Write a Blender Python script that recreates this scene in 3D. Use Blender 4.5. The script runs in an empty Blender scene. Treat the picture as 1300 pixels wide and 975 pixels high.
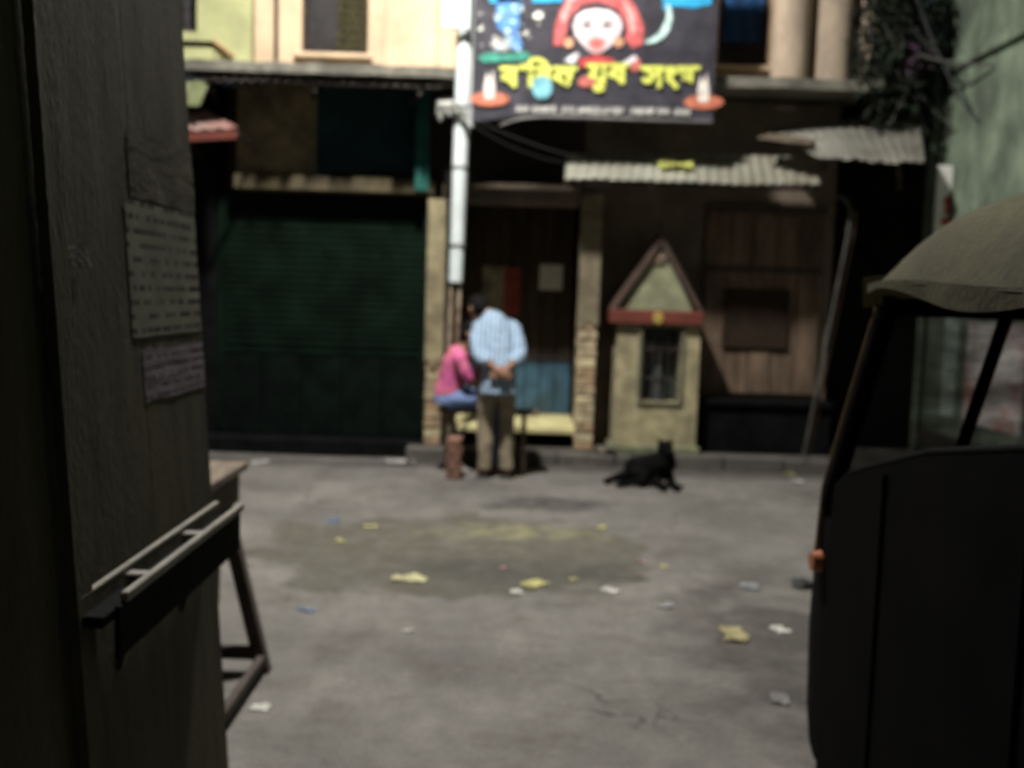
import bpy, bmesh, math, random
from mathutils import Vector, Matrix, noise

random.seed(7)
SC = bpy.context.scene
COL = SC.collection
R = math.radians

# ------------------------------------------------------------------ camera
FPX = 1264.0                      # focal length in photo pixels (1300 wide)
CAM = Vector((0, 0, 1.5))
PITCH, ROLL = R(5.09), R(1.8)
_fw = Vector((0, math.cos(PITCH), -math.sin(PITCH)))
_rt0, _up0 = Vector((1, 0, 0)), Vector((0, math.sin(PITCH), math.cos(PITCH)))
_rt = _rt0 * math.cos(ROLL) + _up0 * math.sin(ROLL)
_up = -_rt0 * math.sin(ROLL) + _up0 * math.cos(ROLL)
cam_d = bpy.data.cameras.new('camera')
cam_d.sensor_width = 36.0
cam_d.lens = 36.0 * FPX / 1300.0
cam_d.clip_start, cam_d.clip_end = 0.05, 500
cam_d.dof.use_dof = True          # hand-held compact, focus missed
cam_d.dof.focus_distance = 1.2
cam_d.dof.aperture_fstop = 3.4
cam = bpy.data.objects.new('camera', cam_d)
COL.objects.link(cam)
m = Matrix((_rt, _up, -_fw)).transposed().to_4x4()
m.translation = CAM
cam.matrix_world = m
SC.camera = cam

# ------------------------------------------------------------------ night sky, moon-weak sun, exposure
SUN_EL, SUN_AZ = R(52), R(200)    # azimuth: direction the light comes from, clockwise from +Y
w = bpy.data.worlds.new('World')
SC.world = w
w.use_nodes = True
wn = w.node_tree
sky = wn.nodes.new('ShaderNodeTexSky')
sky.sky_type = 'NISHITA'
sky.sun_disc = False
sky.sun_elevation = SUN_EL
sky.sun_rotation = SUN_AZ
bg = wn.nodes['Background']
bg.inputs['Strength'].default_value = 0.0066
wn.links.new(sky.outputs[0], bg.inputs['Color'])
sd = bpy.data.lights.new('sun', 'SUN')
sd.energy = 0.01
sd.angle = R(12)
sd.color = (1, .93, .82)
so = bpy.data.objects.new('sun', sd)
COL.objects.link(so)
so.rotation_euler = Vector((math.sin(SUN_AZ) * math.cos(SUN_EL), math.cos(SUN_AZ) * math.cos(SUN_EL), math.sin(SUN_EL))).to_track_quat('Z', 'Y').to_euler()
so.location = (0, 0, 20)
SC.view_settings.view_transform = 'Standard'
SC.view_settings.look = 'None'
SC.view_settings.exposure = 0.0
SC.view_settings.gamma = 1.0
SC.view_settings.use_curve_mapping = False
SC.render.engine = 'CYCLES'
SC.cycles.filter_width = 2.4
SC.cycles.use_denoising = True
SC.cycles.use_adaptive_sampling = False
SC.cycles.sampling_pattern = 'TABULATED_SOBOL'
SC.cycles.max_bounces = 6
SC.cycles.sample_clamp_indirect = 4.0

# ------------------------------------------------------------------ helpers
def at(px, py, Y):
    """Point of the photo pixel at depth Y (metres in front of the camera)."""
    d = _fw + _rt * ((px - 650) / FPX) + _up * ((487.5 - py) / FPX)
    return CAM + d * (Y / d.y)

def on_z(px, py, z=0.0):
    d = _fw + _rt * ((px - 650) / FPX) + _up * ((487.5 - py) / FPX)
    return CAM + d * ((z - CAM.z) / d.z)

def rect(xl, yt, xr, yb, Y):
    """x0, x1, z0, z1 of a pixel rectangle at depth Y."""
    ym, xm = (yt + yb) / 2, (xl + xr) / 2
    return at(xl, ym, Y).x, at(xr, ym, Y).x, at(xm, yb, Y).z, at(xm, yt, Y).z

def gz(x, y):
    """height of the uneven street surface"""
    return .010 * noise.noise(Vector((x * .9, y * .9, 3.1))) + .004 * noise.noise(Vector((x * 3.3, y * 3.3, 8)))

def lin(c):
    return tuple((v / 255 / 12.92) if v / 255 <= .04045 else ((v / 255 + .055) / 1.055) ** 2.4 for v in c)

_mats = {}
def mat(name, col, rough=.8, var=.35, scale=6.0, bump=.3, dirt=None, dirt_amt=.5, dirt_scale=2.0, metal=0.0,
        stretch=(1, 1, 1), fine=60.0, spec=.4, bumpd=.01):
    """weathered procedural material: base colour with two scales of mottling, a dirt colour and a bump"""
    if name in _mats:
        return _mats[name]
    mt = bpy.data.materials.new(name)
    mt.use_nodes = True
    nt = mt.node_tree
    N, L = nt.nodes, nt.links
    b = N['Principled BSDF']
    b.inputs['Roughness'].default_value = rough
    b.inputs['Metallic'].default_value = metal
    b.inputs['Specular IOR Level'].default_value = spec
    tc = N.new('ShaderNodeTexCoord')
    mp = N.new('ShaderNodeMapping')
    mp.inputs['Scale'].default_value = stretch
    L.new(tc.outputs['Object'], mp.inputs['Vector'])
    n1 = N.new('ShaderNodeTexNoise'); n1.inputs['Scale'].default_value = scale; n1.inputs['Detail'].default_value = 6
    n2 = N.new('ShaderNodeTexNoise'); n2.inputs['Scale'].default_value = fine; n2.inputs['Detail'].default_value = 3
    n3 = N.new('ShaderNodeTexNoise'); n3.inputs['Scale'].default_value = dirt_scale; n3.inputs['Detail'].default_value = 8; n3.inputs['Roughness'].default_value = .65
    for n in (n1, n2, n3):
        L.new(mp.outputs[0], n.inputs['Vector'])
    r1 = N.new('ShaderNodeMapRange')
    r1.inputs['From Min'].default_value, r1.inputs['From Max'].default_value = .3, .7
    r1.inputs['To Min'].default_value, r1.inputs['To Max'].default_value = 1 - var, 1 + var
    L.new(n1.outputs['Fac'], r1.inputs['Value'])
    r2 = N.new('ShaderNodeMapRange')
    r2.inputs['From Min'].default_value, r2.inputs['From Max'].default_value = .3, .7
    r2.inputs['To Min'].default_value, r2.inputs['To Max'].default_value = 1 - var * .5, 1 + var * .5
    L.new(n2.outputs['Fac'], r2.inputs['Value'])
    mu = N.new('ShaderNodeMath'); mu.operation = 'MULTIPLY'
    L.new(r1.outputs[0], mu.inputs[0]); L.new(r2.outputs[0], mu.inputs[1])
    sc = N.new('ShaderNodeVectorMath'); sc.operation = 'SCALE'
    sc.inputs[0].default_value = col[:3]
    L.new(mu.outputs[0], sc.inputs['Scale'])
    out = sc.outputs[0]
    if dirt is not None:
        r3 = N.new('ShaderNodeMapRange')
        r3.inputs['From Min'].default_value, r3.inputs['From Max'].default_value = .45, .68
        r3.inputs['To Min'].default_value, r3.inputs['To Max'].default_value = 0, dirt_amt
        L.new(n3.outputs['Fac'], r3.inputs['Value'])
        mx = N.new('ShaderNodeMix'); mx.data_type = 'RGBA'
        L.new(r3.outputs[0], mx.inputs['Factor'])
        L.new(out, mx.inputs[6]); mx.inputs[7].default_value = (*dirt[:3], 1)
        out = mx.outputs[2]
    L.new(out, b.inputs['Base Color'])
    if bump:
        bp = N.new('ShaderNodeBump'); bp.inputs['Strength'].default_value = bump; bp.inputs['Distance'].default_value = bumpd
        L.new(mu.outputs[0], bp.inputs['Height']); L.new(bp.outputs[0], b.inputs['Normal'])
    _mats[name] = mt
    return mt

def emit(name, col, s):
    mt = bpy.data.materials.new(name); mt.use_nodes = True
    b = mt.node_tree.nodes['Principled BSDF']
    b.inputs['Base Color'].default_value = (.8, .8, .8, 1)
    b.inputs['Emission Color'].default_value = (*col, 1); b.inputs['Emission Strength'].default_value = s
    return mt

class MB:
    """collects shapes into one bmesh"""
    def __init__(s):
        s.bm = bmesh.new()
    def face(s, pts):
        return s.bm.faces.new([s.bm.verts.new(p) for p in pts])
    def box(s, x0, x1, y0, y1, z0, z1, bev=0.0, rot=None):
        c = Vector(((x0 + x1) / 2, (y0 + y1) / 2, (z0 + z1) / 2))
        r = bmesh.ops.create_cube(s.bm, size=1.0)
        vs = r['verts']
        for v in vs:
            v.co = Vector((v.co.x * (x1 - x0), v.co.y * (y1 - y0), v.co.z * (z1 - z0)))
            if rot is not None:
                v.co = rot @ v.co
            v.co += c
        if bev:
            es = list({e for v in vs for e in v.link_edges})
            bmesh.ops.bevel(s.bm, geom=es, offset=bev, segments=1, affect='EDGES', profile=.5)
        return s
    def prect(s, xl, yt, xr, yb, Y, depth, bev=0.0):
        x0, x1, z0, z1 = rect(xl, yt, xr, yb, Y)
        return s.box(x0, x1, Y, Y + depth, z0, z1, bev)
    def hexa(s, p, q):
        """8-corner block: bottom quad p, top quad q (same winding)"""
        a = [s.bm.verts.new(v) for v in p]; b = [s.bm.verts.new(v) for v in q]
        n = len(a)
        s.bm.faces.new(a[::-1]); s.bm.faces.new(b)
        for i in range(n):
            s.bm.faces.new((a[i], a[(i + 1) % n], b[(i + 1) % n], b[i]))
        return s
    def tube(s, pts, rad, seg=8, side=None, cap=True):
        """swept tube; rad is a number or a list of r or (r_side, r_other)"""
        pts = [Vector(p) for p in pts]
        if not isinstance(rad, (list, tuple)):
            rad = [rad] * len(pts)
        rings = []
        prev = None
        for i, p in enumerate(pts):
            t = (pts[min(i + 1, len(pts) - 1)] - pts[max(i - 1, 0)])
            t = t.normalized() if t.length > 1e-9 else Vector((0, 0, 1))
            sv = Vector(side) if side is not None else (prev if prev is not None else (Vector((1, 0, 0)) if abs(t.x) < .8 else Vector((0, 1, 0))))
            a = sv - t * sv.dot(t)
            if a.length < 1e-6:
                a = t.orthogonal()
            a.normalize(); prev = a
            b = t.cross(a)
            r = rad[i]
            ra, rb = (r if isinstance(r, (list, tuple)) else (r, r))
            rings.append([s.bm.verts.new(p + a * (ra * math.cos(2 * math.pi * k / seg)) + b * (rb * math.sin(2 * math.pi * k / seg))) for k in range(seg)])
        for u, v in zip(rings, rings[1:]):
            for k in range(seg):
                s.bm.faces.new((u[k], u[(k + 1) % seg], v[(k + 1) % seg], v[k]))
        if cap:
            s.bm.faces.new(rings[0][::-1]); s.bm.faces.new(rings[-1])
        return s
    def ball(s, c, r, seg=14, rot=None):
        o = bmesh.ops.create_uvsphere(s.bm, u_segments=seg, v_segments=max(6, seg * 2 // 3), radius=1.0)
        r = r if isinstance(r, (tuple, list)) else (r, r, r)
        for v in o['verts']:
            v.co = Vector((v.co.x * r[0], v.co.y * r[1], v.co.z * r[2]))
            if rot is not None:
                v.co = rot @ v.co
            v.co += Vector(c)
        return s
    def poly(s, pts, y0, y1):
        """x,z polygon extruded in y"""
        a = [s.bm.verts.new((x, y0, z)) for x, z in pts]; b = [s.bm.verts.new((x, y1, z)) for x, z in pts]
        s.bm.faces.new(a); s.bm.faces.new(b[::-1])
        n = len(a)
        for i in range(n):
            s.bm.faces.new((a[i], b[i], b[(i + 1) % n], a[(i + 1) % n]))
        return s
    def grid(s, fn, nu, nv, thick=0.0):
        """sheet fn(u,v)->point, optional thickness along its normal"""
        g = [[s.bm.verts.new(fn(i / nu, j / nv)) for j in range(nv + 1)] for i in range(nu + 1)]
        fs = []
        for i in range(nu):
            for j in range(nv):
                fs.append(s.bm.faces.new((g[i][j], g[i + 1][j], g[i + 1][j + 1], g[i][j + 1])))
        if thick:
            bmesh.ops.solidify(s.bm, geom=fs, thickness=thick)
        return s
    def corrugated(s, p00, p10, p11, p01, period=.076, amp=.012, nv=4, rag=0.0, sag=0.0, seed=1):
        """corrugated sheet between four corners, waves run from edge p00-p10 to edge p01-p11"""
        p00, p10, p11, p01 = map(Vector, (p00, p10, p11, p01))
        n = (p10 - p00).cross(p01 - p00).normalized()
        ln = (p10 - p00).length
        k = max(2, int(ln / period))
        rnd = random.Random(seed)
        offs = [rnd.uniform(-rag, rag) for _ in range(k + 1)]
        def fn(u, v):
            vv = v
            if v > .99 and rag:
                vv = v + offs[int(u * k)] / max(.2, (p01 - p00).length)
            p = p00.lerp(p10, u).lerp(p01.lerp(p11, u), min(vv, 1.2)) if vv <= 1 else p00.lerp(p10, u) + (p01.lerp(p11, u) - p00.lerp(p10, u)) * vv
            p = p + n * (amp * math.sin(u * k * 2 * math.pi))
            p.z += sag * noise.noise(Vector((u * 2.3 + seed, v * 1.7, seed)))
            return p
        return s.grid(fn, k * 6, nv, .004)
    def xf(s, M):
        bmesh.ops.transform(s.bm, matrix=M, verts=s.bm.verts)
        return s
    def mesh(s, name, smooth=False):
        bmesh.ops.recalc_face_normals(s.bm, faces=s.bm.faces)
        me = bpy.data.meshes.new(name)
        s.bm.to_mesh(me); s.bm.free()
        if smooth:
            for p in me.polygons:
                p.use_smooth = True
            me.set_sharp_from_angle(angle=R(48))
        return me

ROOT = {}
def thing(name, label, cat, loc=(0, 0, 0), group=None, rotz=0.0):
    o = bpy.data.objects.new(name, None)
    o.empty_display_size = .1
    COL.objects.link(o)
    o.location = loc; o.rotation_euler = (0, 0, rotz)
    o['label'], o['category'] = label, cat
    if group: o['group'] = group
    ROOT[o] = Vector(loc)
    return o

def part(mb, name, mt, parent, smooth=False, label=None, kind=None, local=False):
    """one mesh under its thing (or under a part of it); shapes are given in world metres unless local"""
    me = mb.mesh(name, smooth) if isinstance(mb, MB) else mb
    if not local:
        me.transform(Matrix.Translation(-ROOT[parent]))
    me.materials.clear(); me.materials.append(mt)
    o = bpy.data.objects.new(name, me)
    COL.objects.link(o)
    o.parent = parent
    ROOT[o] = ROOT[parent]
    if label: o['label'] = label
    if kind: o['kind'] = kind
    return o

def solo(mb, name, mt, label=None, cat=None, group=None, kind=None, smooth=False):
    me = mb.mesh(name, smooth) if isinstance(mb, MB) else mb
    co = [v.co for v in me.vertices]
    base = Vector(((min(c.x for c in co) + max(c.x for c in co)) / 2, (min(c.y for c in co) + max(c.y for c in co)) / 2, min(c.z for c in co)))
    me.transform(Matrix.Translation(-base))
    me.materials.append(mt)
    o = bpy.data.objects.new(name, me)
    COL.objects.link(o)
    o.location = base
    ROOT[o] = base
    if label: o['label'] = label
    if cat: o['category'] = cat
    if group: o['group'] = group
    if kind: o['kind'] = kind
    return o

def remeshed(mb, voxel, smooth_it=4):
    """fuse overlapping closed shapes into one continuous skin"""
    me = mb.mesh('tmp')
    o = bpy.data.objects.new('tmp', me)
    COL.objects.link(o)
    r = o.modifiers.new('r', 'REMESH'); r.mode = 'VOXEL'; r.voxel_size = voxel; r.use_smooth_shade = True
    sm = o.modifiers.new('s', 'SMOOTH'); sm.factor = .5; sm.iterations = smooth_it
    bpy.context.view_layer.update()
    out = bpy.data.meshes.new_from_object(o.evaluated_get(bpy.context.evaluated_depsgraph_get()))
    bpy.data.objects.remove(o); bpy.data.meshes.remove(me)
    for p in out.polygons: p.use_smooth = True
    return out

def text_mesh(body, x, z, width, height, y, shear=0.0):
    c = bpy.data.curves.new('t', 'FONT'); c.body = body; c.extrude = .0; c.shear = shear; c.offset = .012
    o = bpy.data.objects.new('t', c); COL.objects.link(o)
    bpy.context.view_layer.update()
    me = bpy.data.meshes.new_from_object(o.evaluated_get(bpy.context.evaluated_depsgraph_get()))
    bpy.data.objects.remove(o)
    xs = [v.co.x for v in me.vertices]; zs = [v.co.y for v in me.vertices]
    sx, sz = width / (max(xs) - min(xs)), height / (max(zs) - min(zs))
    for v in me.vertices:
        v.co = Vector((x + (v.co.x - min(xs)) * sx, y, z + (v.co.y - min(zs)) * sz))
    return me

def merge(meshes):
    bm = bmesh.new()
    for me in meshes:
        bm.from_mesh(me)
    out = bpy.data.meshes.new('m'); bm.to_mesh(out); bm.free()
    return out

# ------------------------------------------------------------------ materials of the place
M_peach = mat('peach_plaster', (.58, .43, .28), .85, .18, 3, .3, dirt=(.28, .22, .16), dirt_amt=.6, dirt_scale=1.3)
M_column = mat('column_plaster', (.37, .29, .21), .85, .2, 3, .3, dirt=(.1, .085, .07), dirt_amt=.8, dirt_scale=1.6, stretch=(1, 1, .35))  # dark mottling put into the colour for the columns' shading gradient
M_yellow = mat('yellow_green_limewash', (.38, .385, .19), .85, .2, 3, .3, dirt=(.25, .23, .13), dirt_amt=.5)
M_ledge = mat('mossy_concrete', (.16, .15, .12), .9, .4, 9, .6, dirt=(.05, .05, .045), dirt_amt=.8, dirt_scale=3)
M_plaster_dk = mat('dark_brown_plaster', (.045, .037, .031), .9, .4, 4, .4, dirt=(.014, .012, .011), dirt_amt=.8, dirt_scale=2, spec=.15)  # very dark brown plaster with darker mottling
M_brown = mat('brown_plaster', (.14, .107, .08), .85, .3, 4, .35, dirt=(.065, .05, .04), dirt_amt=.8, dirt_scale=1.7)
M_brick = mat('old_brick', (.36, .28, .18), .9, .35, 14, .7, dirt=(.40, .34, .2), dirt_amt=.8, dirt_scale=5)
M_brick2 = mat('reddish_brick', (.30, .20, .12), .9, .35, 14, .7, dirt=(.36, .3, .18), dirt_amt=.8, dirt_scale=5)
M_pillar = mat('pillar_limewash', (.50, .43, .26), .9, .25, 9, .6, dirt=(.22, .17, .11), dirt_amt=.8, dirt_scale=4)
M_mortar = mat('mortar', (.26, .22, .14), .95, .3, 12, .5)
M_green_sh = mat('green_shutter_paint', (.0032, .0092, .0055), .85, .4, 4, .2, dirt=(.0018, .004, .0025), dirt_amt=.9, dirt_scale=2.5, spec=.05)
M_teal = mat('teal_paint', (.006, .024, .018), .85, .4, 5, .2, dirt=(.003, .007, .006), dirt_amt=.9, spec=.08)
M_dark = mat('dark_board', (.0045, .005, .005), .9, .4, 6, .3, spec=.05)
M_darkwood = mat('dark_wood', (.05, .036, .026), .75, .4, 5, .4, stretch=(6, 6, .6), dirt=(.02, .016, .013), dirt_amt=.7)
M_wood = mat('weathered_wood', (.12, .09, .06), .75, .4, 5, .4, stretch=(6, 1, 6), dirt=(.04, .03, .022), dirt_amt=.7)
M_iron = mat('rusty_iron', (.045, .035, .03), .7, .5, 20, .4, metal=.3)
M_tin = mat('tin_sheet', (.46, .46, .38), .6, .25, 6, .2, dirt=(.24, .2, .14), dirt_amt=.8, dirt_scale=3, metal=.15)
M_tin_dk = mat('old_tin_sheet', (.10, .09, .08), .7, .4, 6, .3, dirt=(.05, .035, .03), dirt_amt=.8, dirt_scale=3)
M_greenwall = mat('pale_green_limewash', (.13, .165, .115), .9, .45, 4, .3, dirt=(.045, .055, .042), dirt_amt=.95, dirt_scale=2.2, stretch=(1, 1, .6))
M_pole = mat('pale_pole_paint', (.62, .68, .68), .5, .1, 6, .1, dirt=(.4, .42, .4), dirt_amt=.4, dirt_scale=4)
M_white = mat('white_paper', (.72, .71, .66), .8, .12, 20, .2)
M_blue = mat('blue_door_paint', (.045, .11, .16), .6, .35, 5, .3, dirt=(.03, .05, .06), dirt_amt=.8, dirt_scale=3)
M_step = mat('yellow_step', (.55, .5, .25), .85, .2, 6, .3, dirt=(.25, .2, .1), dirt_amt=.7, dirt_scale=4)
M_pave = mat('pavement_concrete', (.095, .088, .076), .9, .35, 6, .6, dirt=(.05, .045, .04), dirt_amt=.8, dirt_scale=3)
M_red = mat('red_paint', (.12, .028, .017), .6, .25, 8, .2, dirt=(.12, .03, .02), dirt_amt=.6)
M_shrine = mat('shrine_limewash', (.33, .29, .17), .9, .3, 8, .4, dirt=(.15, .125, .08), dirt_amt=.7, dirt_scale=3)
M_cable = mat('black_cable', (.02, .02, .022), .6, .2, 10, 0)

# asphalt: grey, with oily patches, a sandy yellow spill and wear
def asphalt():
    mt = bpy.data.materials.new('worn_asphalt'); mt.use_nodes = True
    nt = mt.node_tree; N, L = nt.nodes, nt.links
    b = N['Principled BSDF']
    tc = N.new('ShaderNodeTexCoord')
    def nz(scale, detail=6, rough=.6, vec=None):
        n = N.new('ShaderNodeTexNoise'); n.inputs['Scale'].default_value = scale; n.inputs['Detail'].default_value = detail
        n.inputs['Roughness'].default_value = rough
        L.new(vec or tc.outputs['Object'], n.inputs['Vector']); return n.outputs['Fac']
    def rng(v, a, c, lo, hi):
        r = N.new('ShaderNodeMapRange'); r.inputs['From Min'].default_value = a; r.inputs['From Max'].default_value = c
        r.inputs['To Min'].default_value = lo; r.inputs['To Max'].default_value = hi
        L.new(v, r.inputs['Value']); return r.outputs[0]
    def mul(a, c):
        r = N.new('ShaderNodeMath'); r.operation = 'MULTIPLY'
        L.new(a, r.inputs[0])
        if isinstance(c, (int, float)): r.inputs[1].default_value = c
        else: L.new(c, r.inputs[1])
        return r.outputs[0]
    def mix(f, a, c):
        r = N.new('ShaderNodeMix'); r.data_type = 'RGBA'; L.new(f, r.inputs['Factor'])
        if isinstance(a, tuple): r.inputs[6].default_value = (*a, 1)
        else: L.new(a, r.inputs[6])
        r.inputs[7].default_value = (*c, 1)
        return r.outputs[2]
    def spot(cx, cy, rx, ry, soft=.5, wob=.5):
        mp = N.new('ShaderNodeMapping'); mp.inputs['Location'].default_value = (-cx / rx, -cy / ry, 0)
        mp.inputs['Scale'].default_value = (1 / rx, 1 / ry, 0)
        L.new(tc.outputs['Object'], mp.inputs['Vector'])
        ln = N.new('ShaderNodeVectorMath'); ln.operation = 'LENGTH'; L.new(mp.outputs[0], ln.inputs[0])
        ad = N.new('ShaderNodeMath'); ad.operation = 'ADD'
        L.new(ln.outputs['Value'], ad.inputs[0])
        L.new(rng(nz(2.6), .3, .7, -wob, wob), ad.inputs[1])
        return rng(ad.outputs[0], 1 + soft * .5, 1 - soft * .5, 0, 1)
    base = N.new('ShaderNodeVectorMath'); base.operation = 'SCALE'
    base.inputs[0].default_value = (.132, .124, .111)
    L.new(mul(rng(nz(1.1, 8), .3, .7, .68, 1.25), mul(rng(nz(90, 4), .3, .7, .75, 1.25), rng(nz(9, 6), .3, .7, .85, 1.15))), base.inputs['Scale'])
    c = mix(rng(nz(.9, 8, .7), .56, .72, 0, .55), base.outputs[0], (.05, .047, .045))
    def P(px, py): 
        p = on_z(px, py); return p.x, p.y
    # old sandy spill and its dark rim, oil patches, muddy verge (positions of the stains on the road)
    x, y = P(580, 700); c = mix(mul(spot(x, y, 1.15, .9, .14, .28), rng(nz(5, 8, .7), .35, .6, .45, .95)), c, (.062, .058, .042))
    x, y = P(600, 682); c = mix(mul(spot(x, y, .95, .42, .6), rng(nz(8, 8, .75), .5, .68, .0, .7)), c, (.135, .128, .075))
    x, y = P(655, 676); c = mix(mul(spot(x, y, .42, .22, .8), rng(nz(7, 8, .7), .38, .64, .0, .8)), c, (.22, .205, .11))
    x, y = P(690, 640); c = mix(mul(spot(x, y, .40, .24, .5), rng(nz(5, 8, .7), .3, .6, .4, .9)), c, (.024, .023, .022))
    x, y = P(655, 728); c = mix(mul(spot(x, y, .62, .26, .6), rng(nz(5, 8, .7), .3, .6, .2, .8)), c, (.04, .04, .034))
    x, y = P(1000, 830); c = mix(mul(spot(x, y, .42, 1.0, .7), rng(nz(5, 8, .7), .3, .6, .4, .95)), c, (.042, .038, .034))
    x, y = P(560, 830); c = mix(mul(spot(x, y, .2, .3, .8), rng(nz(5, 8, .7), .3, .6, .2, .5)), c, (.06, .055, .05))
    # dirt gathered along the kerb, tyre-worn bands, cracks
    c = mix(mul(spot(.6, 8.62, 6, .2, .9, .4), rng(nz(4, 8, .7), .3, .6, .3, .8)), c, (.035, .032, .028))
    vo = N.new('ShaderNodeTexVoronoi'); vo.feature = 'DISTANCE_TO_EDGE'; vo.inputs['Scale'].default_value = 1.1
    wv = N.new('ShaderNodeVectorMath'); wv.operation = 'ADD'
    nv = N.new('ShaderNodeTexNoise'); nv.inputs['Scale'].default_value = 3; nv.inputs['Detail'].default_value = 6
    L.new(tc.outputs['Object'], nv.inputs['Vector'])
    sv = N.new('ShaderNodeVectorMath'); sv.operation = 'SCALE'; sv.inputs['Scale'].default_value = .5
    L.new(nv.outputs['Color'], sv.inputs[0]); L.new(tc.outputs['Object'], wv.inputs[0]); L.new(sv.outputs[0], wv.inputs[1]); L.new(wv.outputs[0], vo.inputs['Vector'])
    c = mix(mul(rng(vo.outputs['Distance'], .012, .0, 0, 1), rng(nz(.8), .48, .6, 0, .85)), c, (.025, .024, .023))
    c = mix(rng(nz(2.4, 8, .78), .5, .7, 0, .75), c, (.062, .053, .042))
    c = mix(rng(nz(14, 4, .6), .64, .74, 0, .6), c, (.17, .16, .145))
    L.new(c, b.inputs['Base Color'])
    b.inputs['Roughness'].default_value = .85
    b.inputs['Specular IOR Level'].default_value = .3
    bp = N.new('ShaderNodeBump'); bp.inputs['Strength'].default_value = .6; bp.inputs['Distance'].default_value = .006
    L.new(nz(130, 3), bp.inputs['Height'])
    b2 = N.new('ShaderNodeBump'); b2.inputs['Strength'].default_value = .5; b2.inputs['Distance'].default_value = .03
    L.new(nz(7, 6), b2.inputs['Height']); L.new(bp.outputs[0], b2.inputs['Normal']); L.new(b2.outputs[0], b.inputs['Normal'])
    return mt
M_asphalt = asphalt()

# ------------------------------------------------------------------ ground
def axis(lo, hi, step, far):
    v = [lo + i * step for i in range(int(round((hi - lo) / step)) + 1)]
    ex = [.5, 1.5, 4, 10, 25, far]
    return [lo - e for e in ex[::-1]] + v + [hi + e for e in ex]
xs, ys = axis(-3.2, 3.2, .1, 150), axis(1.5, 9.5, .1, 150)
bm = bmesh.new()
g = [[bm.verts.new((x, y, gz(x, y) if (-3.3 < x < 3.3 and 1.4 < y < 9.6) else 0)) for y in ys] for x in xs]
for i in range(len(xs) - 1):
    for j in range(len(ys) - 1):
        bm.faces.new((g[i][j], g[i + 1][j], g[i + 1][j + 1], g[i][j + 1]))
me = bpy.data.meshes.new('ground'); bm.to_mesh(me); bm.free()
for p in me.polygons: p.use_smooth = True
me.materials.append(M_asphalt)
ground = bpy.data.objects.new('ground', me); COL.objects.link(ground); ground['kind'] = 'structure'

# pavement with kerb stones; it starts right of the green shutter
KY, PZ = 8.72, .13
pav = solo(MB().box(-.92, 4.2, KY + .15, 9.6, -.05, PZ - .004), 'pavement', M_pave, kind='structure')
x = -.92
kb = None
i = 0
while x < 3.4:
    ln = random.uniform(.42, .62)
    dy, dz = random.uniform(-.012, .012), random.uniform(-.016, .006)
    part(MB().box(x, x + ln - .012, KY + dy, KY + .142, -.04, PZ + dz, .012), 'kerb_stone', M_pave, pav)
    x += ln; i += 1

# ------------------------------------------------------------------ the old house
YW, YL, YG = 9.10, 8.63, 9.25      # upper wall, ledge front, ground-floor wall
def wall_open(mb, x0, x1, z0, z1, Y, d, ops):
    """wall slab with rectangular openings (x0,x1,z0,z1) sorted by x"""
    x = x0
    for a, b_, c, e in ops:
        mb.box(x, a, Y, Y + d, z0, z1)
        mb.box(a, b_, Y, Y + d, z0, c)
        mb.box(a, b_, Y, Y + d, e, z1)
        x = b_
    mb.box(x, x1, Y, Y + d, z0, z1)
    return mb

hx0 = at(322, 50, YW).x
hx1 = at(1120, 50, YW).x
house = thing('old_house', 'old two storey house with peach plaster above a ledge and shuttered shops below', 'house', ((hx0 + hx1) / 2, 9.4, 0))
w1 = rect(383, -70, 468, 68, YW); w2 = rect(914, -70, 979, 84, YW)
LZ = at(650, 101, YL).z            # underside of ledge
part(wall_open(MB(), hx0, hx1, LZ + .1, 6.4, YW, .25, [w1, w2]), 'upper_wall', M_peach, house)
part(MB().box(hx0, hx1, YW + .25, 13, LZ + .1, 6.4), 'rear_block', M_peach, house)
# pilaster beside the pole and a flat one by the first window
for (a, b_, d) in ((488, 556, .07), (322, 372, .05)):
    x0, x1, z0, z1 = rect(a, 0, b_, 90, YW - d)
    part(MB().box(x0, x1, YW - d, YW - .002, LZ + .1, 6.4, .012), 'pilaster', M_peach, house)
part(MB().tube([at(351, 75, YW - .09), at(352, -120, YW - .09)], .018, 8), 'rain_pipe', M_iron, house, True)

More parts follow.
